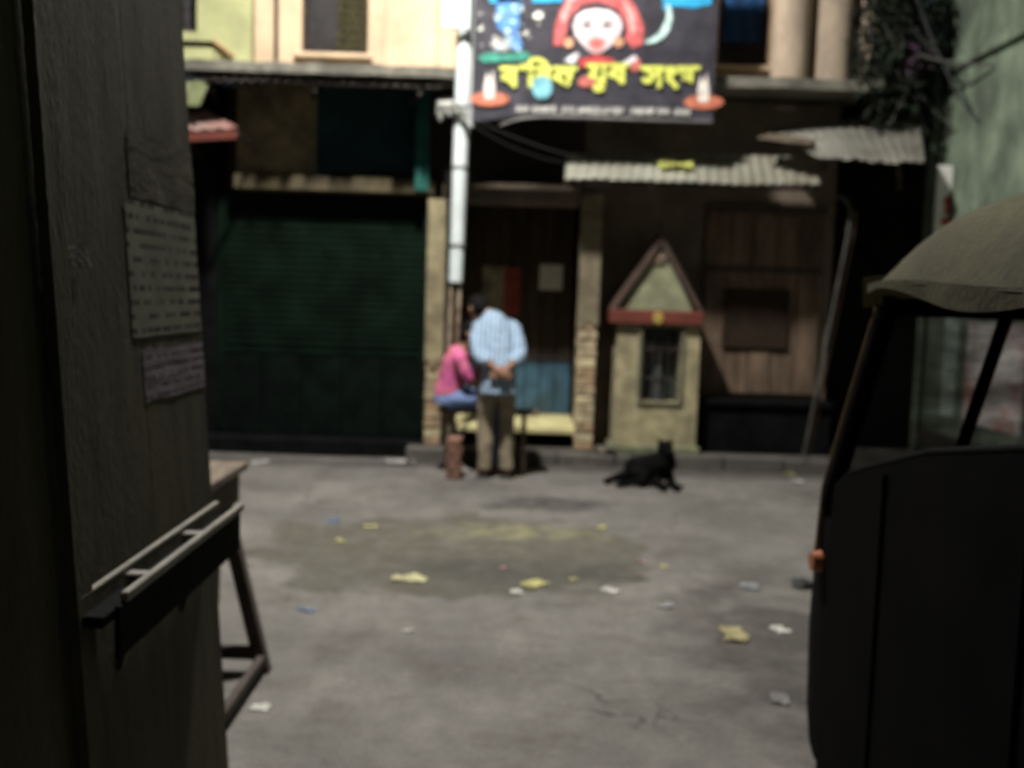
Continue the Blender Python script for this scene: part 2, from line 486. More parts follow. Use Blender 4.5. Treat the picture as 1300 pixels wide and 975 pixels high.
def grille(mb, x0, x1, z0, z1, Y, step=.075, r=.007):
    """diagonal lattice clipped to the opening, plus a border"""
    h = z1 - z0; wd = x1 - x0
    n = int((wd + h) / step)
    for k in range(1, n):
        for s in (1, -1):
            c = k * step
            # line u+v=c (s=1) or (wd-u)+v=c (s=-1)
            p = []
            for (u, v) in ((c, 0), (wd, c - wd), (c - h, h), (0, c)):
                if -1e-6 <= u <= wd + 1e-6 and -1e-6 <= v <= h + 1e-6:
                    p.append((u, v))
            if len(p) >= 2 and (Vector(p[0]) - Vector(p[-1])).length > .03:
                a, e = p[0], p[1] if (Vector(p[0]) - Vector(p[1])).length > .02 else p[-1]
                f = lambda q: (x0 + (q[0] if s == 1 else wd - q[0]), Y + (0 if s == 1 else .012), z0 + q[1])
                mb.tube([f(a), f(e)], r, 4)
    return mb
def window(w, mat_pane, nm='window'):
    x0, x1, z0, z1 = w
    wi = part(MB().box(x0, x1, YW + .14, YW + .17, z0, z1), nm, mat_pane, house)
    part(grille(MB(), x0 + .01, x1 - .01, z0 + .01, z1 - .01, YW + .05), 'grille', M_iron, wi)
    fr = MB()
    for (a, b_, c, e) in ((x0, x0 + .035, z0, z1), (x1 - .035, x1, z0, z1), (x0 + .035, x1 - .035, z0, z0 + .035), (x0 + .035, x1 - .035, z1 - .035, z1)):
        fr.box(a, b_, YW + .075, YW + .139, c, e)
    part(fr, 'frame', M_darkwood, wi)
    part(MB().box(x0 - .05, x1 + .05, YW - .06, YW + .05, z0 - .05, z0 - .003, .008), 'sill', M_peach, wi)
    return wi
M_pane_dk = mat('dark_window_board', (.05, .05, .055), .4, .4, 4, .1)
M_olive = mat('olive_reflection', (.17, .16, .05), .9, .5, 7, .5, stretch=(4, 1, .7))  # yellow-green sheet stands in for a leafy reflection in the pane
M_blue_sheet = mat('blue_plastic_sheet', (.03, .25, .70), .5, .3, 5, .4)
wa = window(w1, M_pane_dk)
def reflection_fn(u, v):
    return Vector((w1[0] + (w1[1] - w1[0]) * (.5 + .46 * u), YW + .11 + .015 * math.sin(u * 24), w1[2] + .05 + v * .95))
part(MB().grid(reflection_fn, 40, 6, .003), 'reflection_sheet', M_olive, wa, True)
wb = window(w2, M_pane_dk)
part(MB().grid(lambda u, v: Vector((w2[0] + .05 + (w2[1] - w2[0] - .1) * u, YW + .066 + .008 * math.sin(u * 15 + 3 * v), w2[2] + .22 + v * .7)), 24, 8, .003), 'plastic_sheet', M_blue_sheet, wb, True)
# ledge along the whole front, mossy, slightly broken in outline
led = MB()
lx0, lx1 = at(233, 100, YL).x, at(1135, 100, YL).x
def ledge_fn(u, v):
    x_ = lx0 + (lx1 - lx0) * u
    return Vector((x_, YL + .02 * noise.noise(Vector((x_ * 3, 0, 1))), LZ + .012 * noise.noise(Vector((x_ * 5, v * 3, 2)))))
n = 90
for k in range(n):
    xa, xb = lx0 + (lx1 - lx0) * k / n, lx0 + (lx1 - lx0) * (k + 1) / n
    fa, fb = [.02 * noise.noise(Vector((q * 3, 0, 1))) for q in (xa, xb)]
    ta, tb = [.015 * noise.noise(Vector((q * 6, 0, 5))) for q in (xa, xb)]
    led.hexa([(xa, YL + fa, LZ + ta * .5), (xb, YL + fb, LZ + tb * .5), (xb, YW, LZ), (xa, YW, LZ)],
             [(xa, YL + fa, LZ + .085 + ta), (xb, YL + fb, LZ + .085 + tb), (xb, YW, LZ + .097), (xa, YW, LZ + .097)])
bmesh.ops.remove_doubles(led.bm, verts=led.bm.verts, dist=1e-4)
part(led, 'ledge', M_ledge, house)
for (a, b_) in ((981, 1029), (1036, 1083), (1090, 1132)):
    xc = (at(a, 40, 8.86).x + at(b_, 40, 8.86).x) / 2; r = (at(b_, 40, 8.86).x - at(a, 40, 8.86).x) / 2
    mb = MB().tube([(xc, 8.86, LZ + .09), (xc, 8.86, 6.2)], r, 24)
    part(mb, 'round_column', M_column, house, True)

# ground floor
dx0, dx1 = at(562, 400, YG).x, at(735, 400, YG).x
dz1 = at(650, 250, YG).z
GX0, GX1 = -5.2, at(1052, 400, YG).x
part(wall_open(MB(), GX0, at(545, 400, YG).x, 0, LZ, YG, .3, []), 'shop_wall', M_plaster_dk, house)
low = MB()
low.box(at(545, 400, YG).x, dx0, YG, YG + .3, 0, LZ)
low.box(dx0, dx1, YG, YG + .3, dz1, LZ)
part(low, 'door_surround', M_plaster_dk, house)
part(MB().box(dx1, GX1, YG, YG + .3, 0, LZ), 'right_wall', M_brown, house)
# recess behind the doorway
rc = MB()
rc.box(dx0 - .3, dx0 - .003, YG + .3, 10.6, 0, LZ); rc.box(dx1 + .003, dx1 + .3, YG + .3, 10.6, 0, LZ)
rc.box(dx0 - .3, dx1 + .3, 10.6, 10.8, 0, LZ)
part(rc, 'recess_wall', M_plaster_dk, house)
part(MB().box(dx0 - .003, dx1 + .003, YG + .3, 10.6, dz1 + .02, dz1 + .1), 'recess_ceiling', M_plaster_dk, house)
# beam over the shutter, lintel over the doorway
x0, x1, z0, z1 = rect(296, 224, 552, 243, 8.98)
part(MB().box(x0, x1, 8.98, YG - .003, z0, z1, .01), 'shop_beam', mat('ochre_beam', (.085, .068, .034), .85, .4, 5, .3, dirt=(.04, .03, .02), dirt_amt=.8, dirt_scale=4), house)
x0, x1, z0, z1 = rect(562, 236, 738, 258, 8.95)
part(MB().box(x0, x1, 8.95, YG - .003, z0, z1, .01), 'lintel', M_brown, house)
part(MB().box(x0 + .02, x1, 8.86, 8.948, z1 - .035, z1 + .01, .005), 'lintel_strip', M_wood, house)
# two brick pillars
def pillar(xl, xr, name='brick_pillar', ytop=252, flake=.5, seed=3, cm=None):
    rnd = random.Random(seed)
    yf = 8.86
    xa, xb = at(xl, 420, yf).x, at(xr, 420, yf).x
    zt = at((xl + xr) / 2, ytop, yf).z
    core = part(MB().box(xa + .012, xb - .012, yf + .012, YG - .004, PZ - .02, zt), name, M_mortar, house)
    z = PZ; k = 0
    zp = PZ + (zt - PZ) * flake           # plaster still clings above this height
    while z < zp + .14:
        h = .078 + rnd.uniform(-.006, .004)
        mt_ = rnd.choice((M_pillar, M_brick, M_brick2))
        if k % 2:
            spl = [(xa, xb)]
        else:
            c = xa + (xb - xa) * rnd.uniform(.35, .65)
            spl = [(xa, c - .003), (c + .003, xb)]
        for (p, q) in spl:
            j = rnd.uniform(-.008, .008)
            part(MB().box(p + rnd.uniform(-.004, .006), q + rnd.uniform(-.006, .004), yf + j, yf + .2 + (.04 if k % 2 else 0), z + .003, min(z + h, zt), .008), 'brick', mt_, core)
        z += h + .006; k += 1
    def coat(u, v):
        x_ = xa - .006 + (xb - xa + .012) * u
        lo_ = zp + .10 * noise.noise(Vector((x_ * 19, seed, 2))) + .05 * noise.noise(Vector((x_ * 60, seed, 7)))
        z_ = lo_ + (zt - .002 - lo_) * v
        return Vector((x_, yf - .016 + .006 * noise.noise(Vector((x_ * 9, z_ * 7, seed))), z_))
    part(MB().grid(coat, 10, 40, .012), 'plaster_coat', cm, core, True)
    return core, xa, xb, zt
pillar(541, 562, flake=.34, seed=3, cm=M_pillar)
pillar(734, 758, flake=.5, seed=5, ytop=246, cm=mat('grey_beige_plaster', (.34, .29, .19), .9, .3, 9, .6, dirt=(.16, .12, .08), dirt_amt=.9, dirt_scale=4))
# conduit on the first pillar
part(MB().tube([at(566, 560, 8.9), at(565, 250, 8.9)], .012, 6), 'conduit', M_iron, house, True)
# doorway: slab step on a dark void, door leaves with blue lower boards
sx0, sx1 = at(566, 540, 8.95).x, at(734, 540, 8.95).x
part(MB().box(sx0 + .012, sx1 - .012, 8.94, 10.0, .26, .32, .01), 'door_step', M_step, house)
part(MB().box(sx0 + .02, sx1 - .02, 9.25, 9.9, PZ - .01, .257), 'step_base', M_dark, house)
door = part(MB().box(dx0 + .02, dx1 - .02, 9.98, 10.03, .325, dz1 + .015), 'door', M_dark, house)
dw = (dx1 - dx0 - .04) / 8
for k in range(8):
    a = dx0 + .02 + k * dw
    part(MB().box(a + .004, a + dw - .004, 9.95, 9.979, .33, .86, .004), 'board', M_blue, door)
    part(MB().box(a + .004, a + dw - .004, 9.955, 9.979, .90, dz1 - .02, .004), 'board', M_darkwood, door)
part(MB().box(dx0 + .02, dx1 - .02, 9.93, 9.979, .862, .898, .004), 'rail', M_darkwood, door)

for (a, t_, c, e, mt_, nm_) in ((612, 338, 646, 402, mat('old_calendar', (.30, .27, .2), .8, .4, 8, .1, dirt=(.1, .09, .08), dirt_amt=.8, dirt_scale=6), 'pasted_paper'),
                               (640, 340, 660, 400, mat('red_calendar', (.26, .05, .04), .8, .4, 8, .1), 'pasted_paper'),
                               (685, 336, 714, 368, M_white, 'pasted_paper')):
    part(MB().prect(a, t_, c, e, 9.944 - .004 * (mt_ is not M_white and a > 630), .006), nm_, mt_, door)

# rolling shutter and the dark boards below it
x0, x1, z0, z1 = rect(283, 250, 540, 442, 9.18)
shut = part(MB().box(x0, x1, 9.19, YG - .003, z0, z1), 'shutter', M_green_sh, house)
mb = MB()
nsl = int((z1 - z0) / .06)
def slat_fn(u, v):
    t = v * nsl * 2 * math.pi
    return Vector((x0 + (x1 - x0) * u, 9.176 + .007 * math.cos(t) + .004 * noise.noise(Vector((u * 3, v * 5, 1))), z0 + (z1 - z0) * v))
part(mb.grid(slat_fn, 8, nsl * 8), 'slats', M_green_sh, shut, True, kind='stuff')
part(MB().box(x0, x1, 9.12, 9.165, z0 - .06, z0 - .004, .008), 'bottom_rail', M_green_sh, shut)
for a in (x0 - .02, x1 - .02):
    part(MB().box(a, a + .045, 9.09, 9.158, .2, z1, .006), 'guide_rail', M_green_sh, shut)
M_lowgreen = mat('green_black_boards', (.0035, .0065, .005), .9, .45, 5, .3, dirt=(.0025, .003, .0028), dirt_amt=.9, dirt_scale=2, spec=.05)
zb = z0 - .07
nb = 5
for k in range(nb):
    a = x0 + (x1 - x0) * k / nb
    part(MB().box(a + .004, a + (x1 - x0) / nb - .004, 9.12 + random.uniform(-.006, .006), 9.18, .16, zb, .005), 'lower_board', M_lowgreen, house)
part(MB().box(-5.2, at(546, 580, 8.9).x, 8.92, YG - .004, -.05, .15, .015), 'shop_plinth', M_dark, house)
part(MB().box(x1 + .03, at(541, 400, 9.1).x, 9.1, YG - .003, .15, z1, .01), 'jamb', M_plaster_dk, house)
# shop-front panels over the beam (in the shade of the ledge)
x0, x1, z0, z1 = rect(300, 106, 402, 222, 9.05)
part(MB().box(x0, x1, 9.05, YG - .003, z0, LZ - .01, .01), 'front_panel', mat('tan_panel', (.20, .165, .09), .8, .4, 4, .3, dirt=(.06, .05, .04), dirt_amt=.9, dirt_scale=3), house, label='stained tan panel above the shutter')
x0, x1, z0, z1 = rect(404, 106, 526, 222, 9.06)
part(MB().box(x0, x1, 9.06, YG - .003, z0, LZ - .01, .01), 'front_panel', mat('deep_teal_panel', (.014, .036, .040), .8, .35, 4, .3, spec=.15), house, label='dark teal panel above the shutter')
x0, x1, z0, z1 = rect(527, 112, 545, 243, 8.93)
part(MB().box(x0, x1, 8.93, 9.04, z0, LZ - .01, .008), 'front_post', mat('teal_post_paint', (.02, .10, .085), .8, .3, 5, .2, dirt=(.01, .04, .035), dirt_amt=.8, spec=.15), house, label='teal painted post over the first pillar')
x0, x1, z0, z1 = rect(240, 106, 298, 560, 9.1)
part(MB().box(at(240, 300, 9.1).x, at(281, 300, 9.1).x, 9.1, YG - .003, .15, LZ - .01, .01), 'shop_jamb', M_dark, house)

# right part: wooden double door, dark hatch, sitting ledge
x0, x1, z0, z1 = rect(893, 262, 1042, 500, 9.2)
M_doorbrown = mat('brown_door_paint', (.14, .096, .066), .85, .4, 4, .3, stretch=(3, 3, .6), dirt=(.055, .04, .03), dirt_amt=.9, dirt_scale=2.2, spec=.15)
wd = part(MB().box(x0, x1, 9.222, YG - .003, z0, z1), 'folding_door', M_darkwood, house)
nl = 5
for k in range(nl):
    a = x0 + (x1 - x0) * k / nl; e = x0 + (x1 - x0) * (k + 1) / nl
    dpt = .006 * (k % 2)
    lfp = part(MB().box(a + .005, e - .005, 9.195 + dpt, 9.22, z0, z1, .005), 'door_leaf', M_doorbrown, wd)
hx = rect(918, 368, 1002, 442, 9.17)
part(MB().box(hx[0], hx[1], 9.165, 9.192, hx[2], hx[3], .006), 'hatch', mat('brown_hatch', (.035, .024, .017), .9, .5, 4, .3, dirt=(.015, .011, .008), dirt_amt=.9, dirt_scale=4, spec=.05), wd)
for (p_, q_) in ((z1 - .07, z1), (hx[3] + .16, hx[3] + .2)):
    part(MB().box(x0 - .01, x1 + .01, 9.165, 9.193, p_, q_, .005), 'rail', M_darkwood, wd)
x0 = at(888, 530, 8.98).x; x1 = GX1
part(MB().box(x0, x1, 8.99, YG - .003, PZ - .01, .56, .015), 'sitting_ledge', M_dark, house)
part(MB().box(x0 - .02, x1, 8.95, YG - .003, .563, .62, .012), 'ledge_slab', M_dark, house)

# dark side passage right of the house
pw = thing('side_passage', 'dark roofed side passage between the house and the green wall', 'passage', (3.2, 10, 0))
part(MB().box(GX1 + .003, 4.4, 10.9, 11.1, 0, 4.2), 'rear_wall', M_plaster_dk, pw)
part(MB().box(GX1 - .1, GX1 + .1, YG + .303, 10.9, 0, LZ), 'side_wall', M_plaster_dk, pw)
part(MB().box(GX1 + .003, 3.66, YG + .05, 10.9, 2.95, 3.05), 'roof_slab', M_plaster_dk, pw)
part(MB().box(GX1 + .25, GX1 + .9, 10.84, 10.898, .1, 2.1, .01), 'door', M_darkwood, pw)
for k in range(5):
    part(MB().box(GX1 + .26 + k * .126, GX1 + .38 + k * .126, 10.81, 10.838, .12, 2.05, .004), 'board', M_darkwood, pw)

# ------------------------------------------------------------------ neighbour on the left
yb = thing('yellow_house', 'yellow green limewashed house front left of the peach house', 'house', (-3.6, 9.3, 0))
yx1 = hx0 - .004
yw = rect(226, -60, 250, 40, YW - .06)
part(wall_open(MB(), -5.4, yx1, LZ + .1, 6.4, YW - .06, .3, [(yw[0] - .5, yw[1], yw[2], yw[3])]), 'wall', M_yellow, yb)
wi = part(MB().box(yw[0] - .5, yw[1], YW + .1, YW + .13, yw[2], yw[3]), 'window', M_pane_dk, yb)
gb = MB()
for k in range(9):
    gb.tube([(yw[1] - .03 - k * .08, YW, yw[2]), (yw[1] - .03 - k * .08, YW, yw[3])], .008, 5)
for k in range(6):
    gb.tube([(yw[0] - .5, YW + .015, yw[2] + .06 + k * .12), (yw[1], YW + .015, yw[2] + .06 + k * .12)], .006, 5)
part(gb, 'grille', M_iron, wi)
x0, x1, z0, z1 = rect(200, 56, 268, 92, 8.75)
part(MB().box(x0, x1, 8.75, YW - .063, LZ + .1, z1, .01), 'balcony_parapet', M_yellow, yb)
part(MB().box(x0 - .02, x1 + .02, 8.72, YW - .063, z1 + .002, z1 + .025, .005), 'parapet_cap', M_dark, yb)
part(MB().tube([at(270, 52, 9.0), at(296, 72, 9.0)], .02, 8), 'drain_spout', mat('terracotta', (.3, .18, .08), .8, .2, 8, .2), yb, True)

# ------------------------------------------------------------------ green house on the right, its flank runs towards the camera
GXW = at(1183, 200, 9.0).x
gh = thing('green_house', 'pale green limewashed house with a long stained side wall', 'house', (GXW + 2, 6.2, 0))
part(MB().box(GXW, GXW + 4, 3.4, 9.05, 0, 6.5), 'wall', M_greenwall, gh)
part(MB().box(GXW - .06, GXW - .003, 3.4, 8.75, 0, .45, .01), 'plinth', M_plaster_dk, gh)
part(MB().box(GXW - .05, GXW - .003, 3.4, 9.05, 3.5, 3.6, .01), 'string_course', M_greenwall, gh)
part(MB().tube([(GXW - .05, 8.85, .0), (GXW - .05, 8.85, 6.4)], .04, 10), 'rain_pipe', mat('mossy_pipe', (.09, .12, .08), .7, .3, 8, .2), gh, True)
# ------------------------------------------------------------------ street lamp: twin pipes below, pale sleeve above, arm over the street
PY = 8.54
pb = at(576, 420, PY); pt = at(592, 0, PY)
def pole_at(z):
    t = (z - pb.z) / (pt.z - pb.z)
    return Vector((pb.x + (pt.x - pb.x) * t, PY, z))
lamp = thing('street_lamp', 'pale street lamp post with a pale sleeve, twin lower pipes and a long arm', 'street lamp', (pole_at(0).x, PY, 0))
zs = at(577, 358, PY).z
part(MB().tube([pole_at(zs), pole_at(zs + .4), pole_at(3.0), pole_at(6.2)], [.06, .062, .066, .06], 20), 'sleeve', M_pole, lamp, True)
for s in (-1, 1):
    o_ = Vector((.034 * s, 0, 0))
    part(MB().tube([pole_at(-.05) + o_, pole_at(zs + .05) + o_], .017, 10), 'lower_pipe', mat('scuffed_pipe', (.35, .28, .2), .6, .5, 12, .3, dirt=(.12, .05, .03), dirt_amt=.9, dirt_scale=9), lamp, True)
part(MB().tube([pole_at(2.9) + Vector((.085, 0, 0)), pole_at(6.0) + Vector((.085, 0, 0))], .024, 8), 'cable_pipe', mat('grey_conduit', (.42, .42, .4), .6, .2, 8, .1), lamp, True)
for zz in (1.9, 2.55, 3.05, 3.6):
    part(MB().tube([pole_at(zz), pole_at(zz + .022)], .071, 20), 'strap', mat('grey_strap', (.3, .3, .29), .5, .2, 8, .1, metal=.5), lamp)
HEAD = Vector((pole_at(6.2).x - .42, 6.05, 6.55))
top = pole_at(6.15)
arm = [top, top + Vector((0, -.25, .25)), top + Vector((-.12, -.9, .42)), HEAD + Vector((0, .3, .02))]
part(MB().tube(arm, .032, 10), 'arm', M_pole, lamp, True)
hd = part(MB().box(HEAD.x - .13, HEAD.x + .13, HEAD.y - .36, HEAD.y + .32, HEAD.z - .02, HEAD.z + .09, .03), 'lamp_head', mat('grey_housing', (.25, .25, .25), .5, .15, 6, .1), lamp)
part(MB().box(HEAD.x - .1, HEAD.x + .1, HEAD.y - .32, HEAD.y + .2, HEAD.z - .045, HEAD.z - .022, .008), 'lens', emit('lamp_lens', (1, .95, .85), 12), hd)
ld = bpy.data.lights.new('lamp_light', 'AREA')
ld.shape = 'RECTANGLE'; ld.size = .2; ld.size_y = .5
ld.energy = 830; ld.color = (1, .97, .92)
lo = bpy.data.objects.new('lamp_light', ld); COL.objects.link(lo)
lo.parent = lamp; lo.location = HEAD + Vector((0, -.05, -.06)) - ROOT[lamp]
# tube batten fixed upright on the sleeve
x0, x1, z0, z1 = rect(563, -150, 596, 34, 8.42)
bt = part(MB().box(x1 - .03, x1 + .02, 8.40, 8.455, z0 - .03, z1, .008), 'tube_housing', M_pole, lamp)
M_tube = emit('tube_glow', (1, .96, .88), 10)
for k in range(2):
    part(MB().tube([(x0 + .035 + k * .085, 8.42, z0 + .02), (x0 + .035 + k * .085, 8.42, z1 - .02)], .019, 14), 'fluorescent_tube', M_tube, bt, True)
for zz in (z0, z1 - .03):
    part(MB().box(x0, x1 - .032, 8.395, 8.445, zz - .02, zz + .018, .006), 'tube_holder', M_pole, bt)

# torn plastic knotted to the pole
tc_ = MB()
rnd = random.Random(4)
c0 = at(560, 133, 8.46)
for k in range(7):
    a = rnd.uniform(-2.6, .1); ln = rnd.uniform(.1, .24)
    p0 = c0 + Vector((rnd.uniform(-.02, .07), 0, rnd.uniform(-.03, .03)))
    dv = Vector((math.cos(a) * .5, rnd.uniform(-.3, .0), -abs(math.sin(a)) - .15)).normalized()
    sd_ = Vector((dv.z, 0, -dv.x)).normalized()
    ph = rnd.uniform(0, 6)
    tc_.grid(lambda u, v, p0=p0, dv=dv, sd_=sd_, ln=ln, ph=ph: p0 + dv * (ln * v) + sd_ * ((u - .5) * .06 * (1 - .6 * v)) + Vector((0, .02 * math.sin(5 * v + ph + 4 * u), .012 * math.sin(9 * u + ph))), 5, 7, .0015)
tc_.box(c0.x - .02, c0.x + .10, 8.44, 8.462, c0.z - .02, c0.z + .03, .005)
solo(tc_, 'torn_plastic', mat('dirty_white_plastic', (.42, .42, .38), .6, .3, 14, .3), 'torn strips of whitish plastic knotted to the lamp post under the ledge', 'plastic', smooth=True)

# sagging wires from the pole to the tin awning and across the front
def wire(a, b_, sag, r=.0025, n=14):
    a, b_ = Vector(a), Vector(b_)
    return [a.lerp(b_, k / n) - Vector((0, 0, sag * 4 * (k / n) * (1 - k / n))) for k in range(n + 1)], r
for k, (a, b_, sag, lb) in enumerate((
        (at(600, 150, 8.47), at(742, 202, 8.5), .03, 'upper thin wire sagging from the lamp post to the tin awning'),
        (at(600, 158, 8.47), at(736, 208, 8.5), .07, 'lower slack wire sagging from the lamp post to the tin awning'))):
    pts, r = wire(a, b_, sag)
    solo(MB().tube(pts, r, 5), 'wire', M_cable if k else mat('grey_wire', (.04, .04, .04), .6, .1, 5, 0), lb, 'wire', smooth=True)

# ------------------------------------------------------------------ painted banner
YB = 8.50
ban = thing('banner', 'dark festival banner with a painted face and yellow lettering', 'banner', (at(755, 150, YB).x, YB, at(755, 150, YB).z))
x0, x1, z0, z1 = rect(602, -110, 911, 152, YB)
part(MB().grid(lambda u, v: Vector((x0 + (x1 - x0) * u, YB + .004 * math.sin(u * 17 + v * 4) + .003 * math.sin(v * 11), z0 + (z1 - z0) * v - (.05 * (1 - v) * max(0, 1 - u * 6)))), 40, 24, .003), 'cloth',
     mat('banner_print', (.09, .085, .105), .6, .35, 4, .1, dirt=(.045, .042, .055), dirt_amt=.8, dirt_scale=5, spec=.3), ban, True)
def ink(name, col, var=.25, rough=.6):
    return mat('ink_' + name, col, rough, var, 18, 0, spec=.3)
def decal(name, mt, polys, layer=1):
    many = len(polys) > 4
    mb = MB()
    for pl in polys:
        pts = [at(px, py, YB) for px, py in pl]
        mb.poly([(p.x, p.z) for p in pts], YB - .008 - .0035 * layer, YB - .006 - .0035 * layer)
        if not many:
            part(mb, name, mt, ban); mb = MB()
    if many:
        part(mb, name, mt, ban, kind='stuff')
def ell(cx, cy, rx, ry, n=22, a0=0, a1=360):
    return [(cx + rx * math.cos(R(a0 + (a1 - a0) * k / n)), cy + ry * math.sin(R(a0 + (a1 - a0) * k / n))) for k in range(n)]
def arc(cx, cy, rx, ry, wd, a0, a1, n=16):
    o = [(cx + rx * math.cos(R(a0 + (a1 - a0) * k / n)), cy + ry * math.sin(R(a0 + (a1 - a0) * k / n))) for k in range(n + 1)]
    i = [(cx + (rx - wd * math.sin(math.pi * (.15 + .7 * k / n))) * math.cos(R(a0 + (a1 - a0) * k / n)), cy + (ry - wd * math.sin(math.pi * (.15 + .7 * k / n))) * math.sin(R(a0 + (a1 - a0) * k / n))) for k in range(n + 1)]
    return o + i[::-1]
rnd = random.Random(11)
def specks(n, xa, xb, ya, yb_, s0, s1):
    out = []
    for _ in range(n):
        cx, cy, s = rnd.uniform(xa, xb), rnd.uniform(ya, yb_), rnd.uniform(s0, s1)
        out.append([(cx + s * rnd.uniform(.6, 1.3) * math.cos(k * 1.05), cy + s * .7 * rnd.uniform(.6, 1.3) * math.sin(k * 1.05)) for k in range(6)])
    return out
decal('printed_band', ink('cyan', (.03, .35, .62)), [[(620, -40), (660, -40), (662, 3), (622, 4)], [(674, -40), (712, -40), (714, 3), (676, 4)], [(838, -40), (902, -40), (903, 6), (880, 11), (858, 8), (842, 14)]])
decal('printed_waterfall', ink('blue', (.08, .22, .50), .6), [[(632, -30), (662, -30), (660, 20), (657, 44), (664, 60), (652, 66), (640, 42), (630, 34)]])
decal('printed_spray', ink('spray', (.45, .62, .68), .5), specks(26, 628, 664, 4, 66, 1.5, 4), 2)
decal('printed_spark', ink('spark', (.75, .74, .66), .3), [[(676, 20), (684, 14), (690, 18), (688, 24), (680, 25)], [(606, 38), (614, 32), (612, 40)], [(664, 42), (672, 38), (668, 46)]] + specks(12, 606, 700, 10, 60, 1, 2.2), 2)
decal('printed_rock', ink('rock', (.33, .32, .30), .5), [[(622, 56), (630, 48), (646, 50), (650, 60), (640, 66), (628, 64)]])
decal('printed_grass', ink('grass', (.04, .24, .17), .4), [[(606, 74), (618, 67), (640, 69), (668, 66), (676, 72), (664, 78), (640, 78), (616, 80)]])
decal('printed_hood', ink('hood', (.50, .10, .10), .5), [[(702, 58), (703, 36), (712, 12), (726, -16), (757, -30), (790, -14), (806, 8), (817, 32), (816, 56), (804, 62), (794, 52), (796, 34), (786, 14), (757, 6), (730, 14), (720, 36), (714, 58)]], 1)
decal('printed_fold', ink('fold', (.62, .30, .28), .4), [[(712, 20), (724, -6), (734, -10), (722, 14), (714, 34)], [(790, -4), (804, 16), (808, 40), (802, 44), (796, 20)]], 2)
decal('printed_hair', ink('hair', (.035, .03, .04)), [arc(757, 40, 38, 36, 10, 175, 365, 22)], 3)
decal('printed_face', ink('face', (.66, .52, .54), .15), [[(727, 34), (731, 22), (742, 14), (757, 12), (774, 14), (786, 22), (790, 34), (786, 46), (776, 58), (764, 67), (756, 69), (748, 66), (738, 56), (730, 46)]], 4)
decal('printed_forehead', ink('pale', (.78, .74, .74), .1), [ell(757, 24, 25, 10)], 5)
decal('printed_cheek', ink('cheek', (.55, .24, .22), .2), [[(744, 52), (757, 46), (770, 52), (764, 64), (756, 67), (749, 63)]], 5)
decal('printed_eye', ink('eye', (.05, .04, .05)), [ell(745, 32, 5.5, 2.6), ell(770, 32, 5.5, 2.6)], 6)
decal('printed_brow', ink('brow', (.12, .08, .09)), [arc(745, 30, 9, 6, 2.2, 200, 340, 8), arc(770, 30, 9, 6, 2.2, 200, 340, 8)], 6)
decal('printed_mouth', ink('mouth', (.42, .05, .05)), [ell(757, 56, 7, 2.4)], 6)
decal('printed_ornament', ink('ornament', (.55, .30, .17), .4), [ell(722, 55, 6, 7), ell(785, 54, 6, 7)], 5)
decal('printed_collar', ink('collar', (.42, .05, .05), .3), [[(734, 76), (757, 70), (780, 76), (778, 86), (736, 86)]], 3)
decal('printed_sleeve', ink('sleeve', (.62, .60, .62), .3), [[(716, 78), (730, 67), (736, 70), (728, 82)], [(790, 80), (806, 70), (808, 76), (796, 84)]], 3)
decal('printed_crescent', ink('crescent', (.50, .68, .64), .3), [arc(822, 22, 31, 34, 9, -30, 95, 18)], 2)
decal('printed_globe', ink('globe', (.16, .38, .44), .4), [ell(688, 112, 13, 15)], 5)
decal('printed_flower', ink('flower', (.45, .12, .10), .4), [ell(745, 104, 12, 7), ell(806, 82, 7, 10)], 2)
for cx, cy in ((622, 126), (893, 130)):
    decal('printed_lamp', ink('clay', (.48, .15, .09), .3), [ell(cx, cy, 25, 9)], 2)
    decal('printed_flame', ink('flame', (.66, .60, .54), .2), [[(cx - 7, cy), (cx - 8, cy - 16), (cx - 4, cy - 34), (cx, cy - 24), (cx + 4, cy - 37), (cx + 7, cy - 14), (cx + 6, cy)]], 3)
M_yl = ink('yellow', (.60, .63, .12), .15)
def letters(body, xl, yt, xr, yb_, mt, nm, layer=4, bold=True):
    p, q = at(xl, yb_, YB), at(xr, yb_, YB)
    h = at(xl, yt, YB).z - p.z
    ms = []
    for (ox, oz) in (((0, 0), (.007, 0), (0, .006), (.007, .006), (.013, .002), (.004, .012), (.013, .011)) if bold else ((0, 0),)):
        me_ = text_mesh(body, p.x + ox, p.z + oz, (q.x - p.x), h, YB - .008 - .0035 * layer - .03 * ox - .017 * oz)
        ms.append(me_)
    me_ = merge(ms)
    ang = math.atan2(q.z - p.z, q.x - p.x)
    me_.transform(Matrix.Translation(p) @ Matrix.Rotation(-ang, 4, 'Y') @ Matrix.Translation(-p))
    return part(me_, nm, mt, ban)
letters('বািরক', 634, 75, 731, 112, M_yl, 'lettering')
letters('যুব', 744, 83, 795, 118, M_yl, 'lettering')
letters('সংঘ', 812, 86, 886, 114, M_yl, 'lettering')
